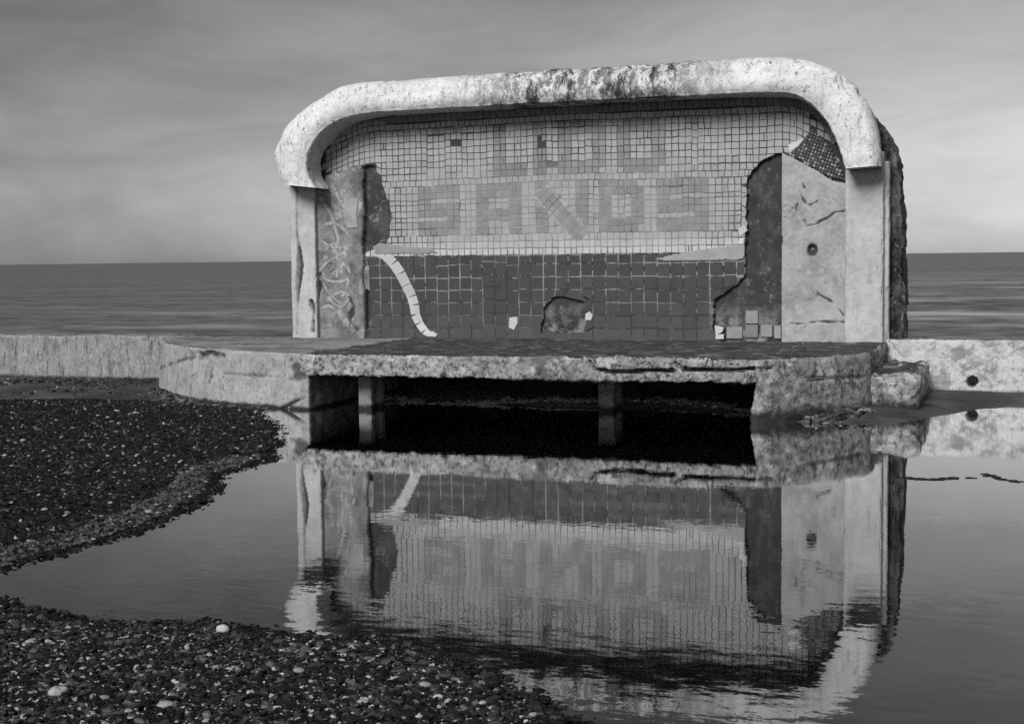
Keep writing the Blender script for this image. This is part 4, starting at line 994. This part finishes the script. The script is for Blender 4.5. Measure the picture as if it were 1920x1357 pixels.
x, y, z, d1, d2 = scatter(9000, (-9.5, -3.4, -3.4, 0.0), rg)
ok = (z > -0.01) & (rg.random(len(x)) < np.clip(0.25 + fbm(x, y, 7, 1.1, 3) * 1.2, 0, 1)); x, y, z = x[ok], y[ok], z[ok]; sz = np.clip(rg.lognormal(math.log(0.013), 0.4, len(x)), 0.006, 0.04)
tag(pebble_field('scattered_shingle', np.stack([x, y, z], 1), sz, shades(len(x), rg, 0.04, 0.2), 0, rg, False), 'thin scatter of stones on the wet sand below the left sea wall', 'shingle', kind='stuff')
# single stones that stand out on the near bank
bv, bf = ico(2)
def stone(px, py, wpx, hgt, shade, label, group=None, hole=False, seed=0):
    X, Y = onZ(px, py, 0.03); zz = float(bed_height(np.array([X]), np.array([Y]))[0][0]); X, Y = onZ(px, py, zz + 0.01)
    r = np.random.default_rng(seed + 50); s = wpx / 2 * 1.42 / (-FW[2] + 0.2) ; dist = np.linalg.norm(np.array([X, Y, zz]) - CAM); s = wpx / 2 * dist / FPX
    P = bv * np.array([1, .75, hgt]) * (1 + 0.22 * fbm(bv[:, 0] + seed, bv[:, 1], bv[:, 2], 1.6, 3))[:, None] * s
    if hole: P[:, 2] -= 0.75 * s * np.exp(-((bv[:, 0] - .25) ** 2 + (bv[:, 1] + .15) ** 2) / 0.07) * (bv[:, 2] > 0)
    a = r.uniform(-.5, .5) + TH; c, sn = math.cos(a), math.sin(a); P = np.stack([P[:, 0] * c - P[:, 1] * sn, P[:, 0] * sn + P[:, 1] * c, P[:, 2]], 1)
    o = mesh_obj('stone', P, bf, M_PEB, None, True, {'shade': np.full(len(P), shade)}); o.location = (X, Y, zz + s * hgt * 0.6 + 0.008)
    tag(o, label, 'stone', group); return o
stone(110, 1302, 34, .62, .30, 'pale pebble with a round hollow in it, at the lower left of the bank', None, True, 1)
stone(312, 1327, 36, .5, .26, 'broad flat pale stone near the bottom edge, largest on the bank', None, False, 2)
stone(418, 1183, 28, .6, .42, 'bright angular white stone close to the water edge of the bank', None, False, 3)
PALE = [(133, 1328, 18), (195, 1312, 24), (280, 1303, 20), (510, 1252, 22), (436, 1256, 28), (560, 1258, 24), (640, 1240, 16), (797, 1284, 22), (822, 1308, 20), (680, 1318, 22), (620, 1320, 18), (56, 1206, 18), (24, 1210, 20), (786, 1343, 14), (740, 1272, 16), (470, 1300, 18), (360, 1192, 14), (245, 1215, 14), (575, 1302, 16), (905, 1318, 16), (1000, 1340, 16), (90, 1250, 14), (338, 1262, 16), (690, 1270, 14)]
for i, (a, b, c) in enumerate(PALE):
    stone(a, b, c, random.uniform(.4, .6), random.uniform(.2, .42), 'pale grey pebble lying among the dark shingle of the near bank', 'pale pebbles on the near bank', False, 10 + i)

# rubble along the foot of the end block and the wing wall
def rubble(name, pts, n, wd, smin, smax, label, seed, tones=(0.02, 0.035, 0.06, 0.10, 0.18)):
    P = PZ(pts, 0.0); sl = np.concatenate([[0], np.cumsum(np.linalg.norm(np.diff(P, axis=0), axis=1))]); r = np.random.default_rng(seed)
    u = r.uniform(0, sl[-1], n); x = np.interp(u, sl, P[:, 0]) + r.normal(0, wd, n); y = np.interp(u, sl, P[:, 1]) + r.normal(0, wd, n)
    z = np.maximum(bed_height(x, y)[0], -0.03); sz = r.uniform(smin, smax, n) * r.uniform(.5, 1, n)
    tag(pebble_field(name, np.stack([x, y, z + sz * .1], 1), sz, r.choice(list(tones), n, p=[.3, .3, .2, .14, .06]), 1, r, False), label, 'rubble', kind='stuff')
rubble('rubble', [(1425, 776), (1470, 787), (1530, 790), (1590, 788), (1620, 782)], 260, 0.07, 0.02, 0.075, 'weed-darkened rubble strewn along the foot of the end block', 5)
rubble('rubble', [(700, 752), (745, 750), (800, 756), (880, 757), (960, 756), (1050, 757), (1120, 758), (1230, 757), (1330, 764), (1410, 772)], 520, 0.05, 0.02, 0.07, 'rubble painted pale as if lit, lying along the water line under the platform', 9, (0.22, 0.30, 0.38, 0.45, 0.2))  # raised tones paint a lit strip into the void
rubble('rubble', [(285, 738), (300, 744), (330, 752), (400, 760), (480, 766), (560, 769)], 260, 0.06, 0.015, 0.055, 'broken rubble strewn along the foot of the pale wing wall', 6)

# ------------------------------------------------------------------ floating weed
def weed(pts, wd, label, seed):
    P = PZ(pts); s = np.concatenate([[0], np.cumsum(np.linalg.norm(np.diff(P, axis=0), axis=1))]); r = np.random.default_rng(seed)
    VV, FF, o_ = [], [], 0; bv0, bf0 = ico(0)
    for k in range(int(s[-1] / 0.012)):
        u = r.uniform(0, s[-1]); c = np.array([np.interp(u, s, P[:, 0]) + r.normal(0, wd * .5), np.interp(u, s, P[:, 1]) + r.normal(0, wd), 0.002])
        e = np.array([r.uniform(.012, .04), r.uniform(.006, .02), 0.004]); VV.append(bv0 * e + c); FF.append(bf0 + o_); o_ += 12
    tag(mesh_obj('floating_weed', np.concatenate(VV), np.concatenate(FF), M_WEED), label, 'seaweed', 'floating weed strands')
weed([(1672, 892), (1700, 897), (1740, 898), (1780, 897), (1826, 895)], 0.03, 'long thin strand of dark weed floating beside the shelter reflection', 1)
weed([(1850, 889), (1866, 894), (1885, 900), (1908, 903)], 0.025, 'short curved strand of dark weed floating near the right edge', 2)
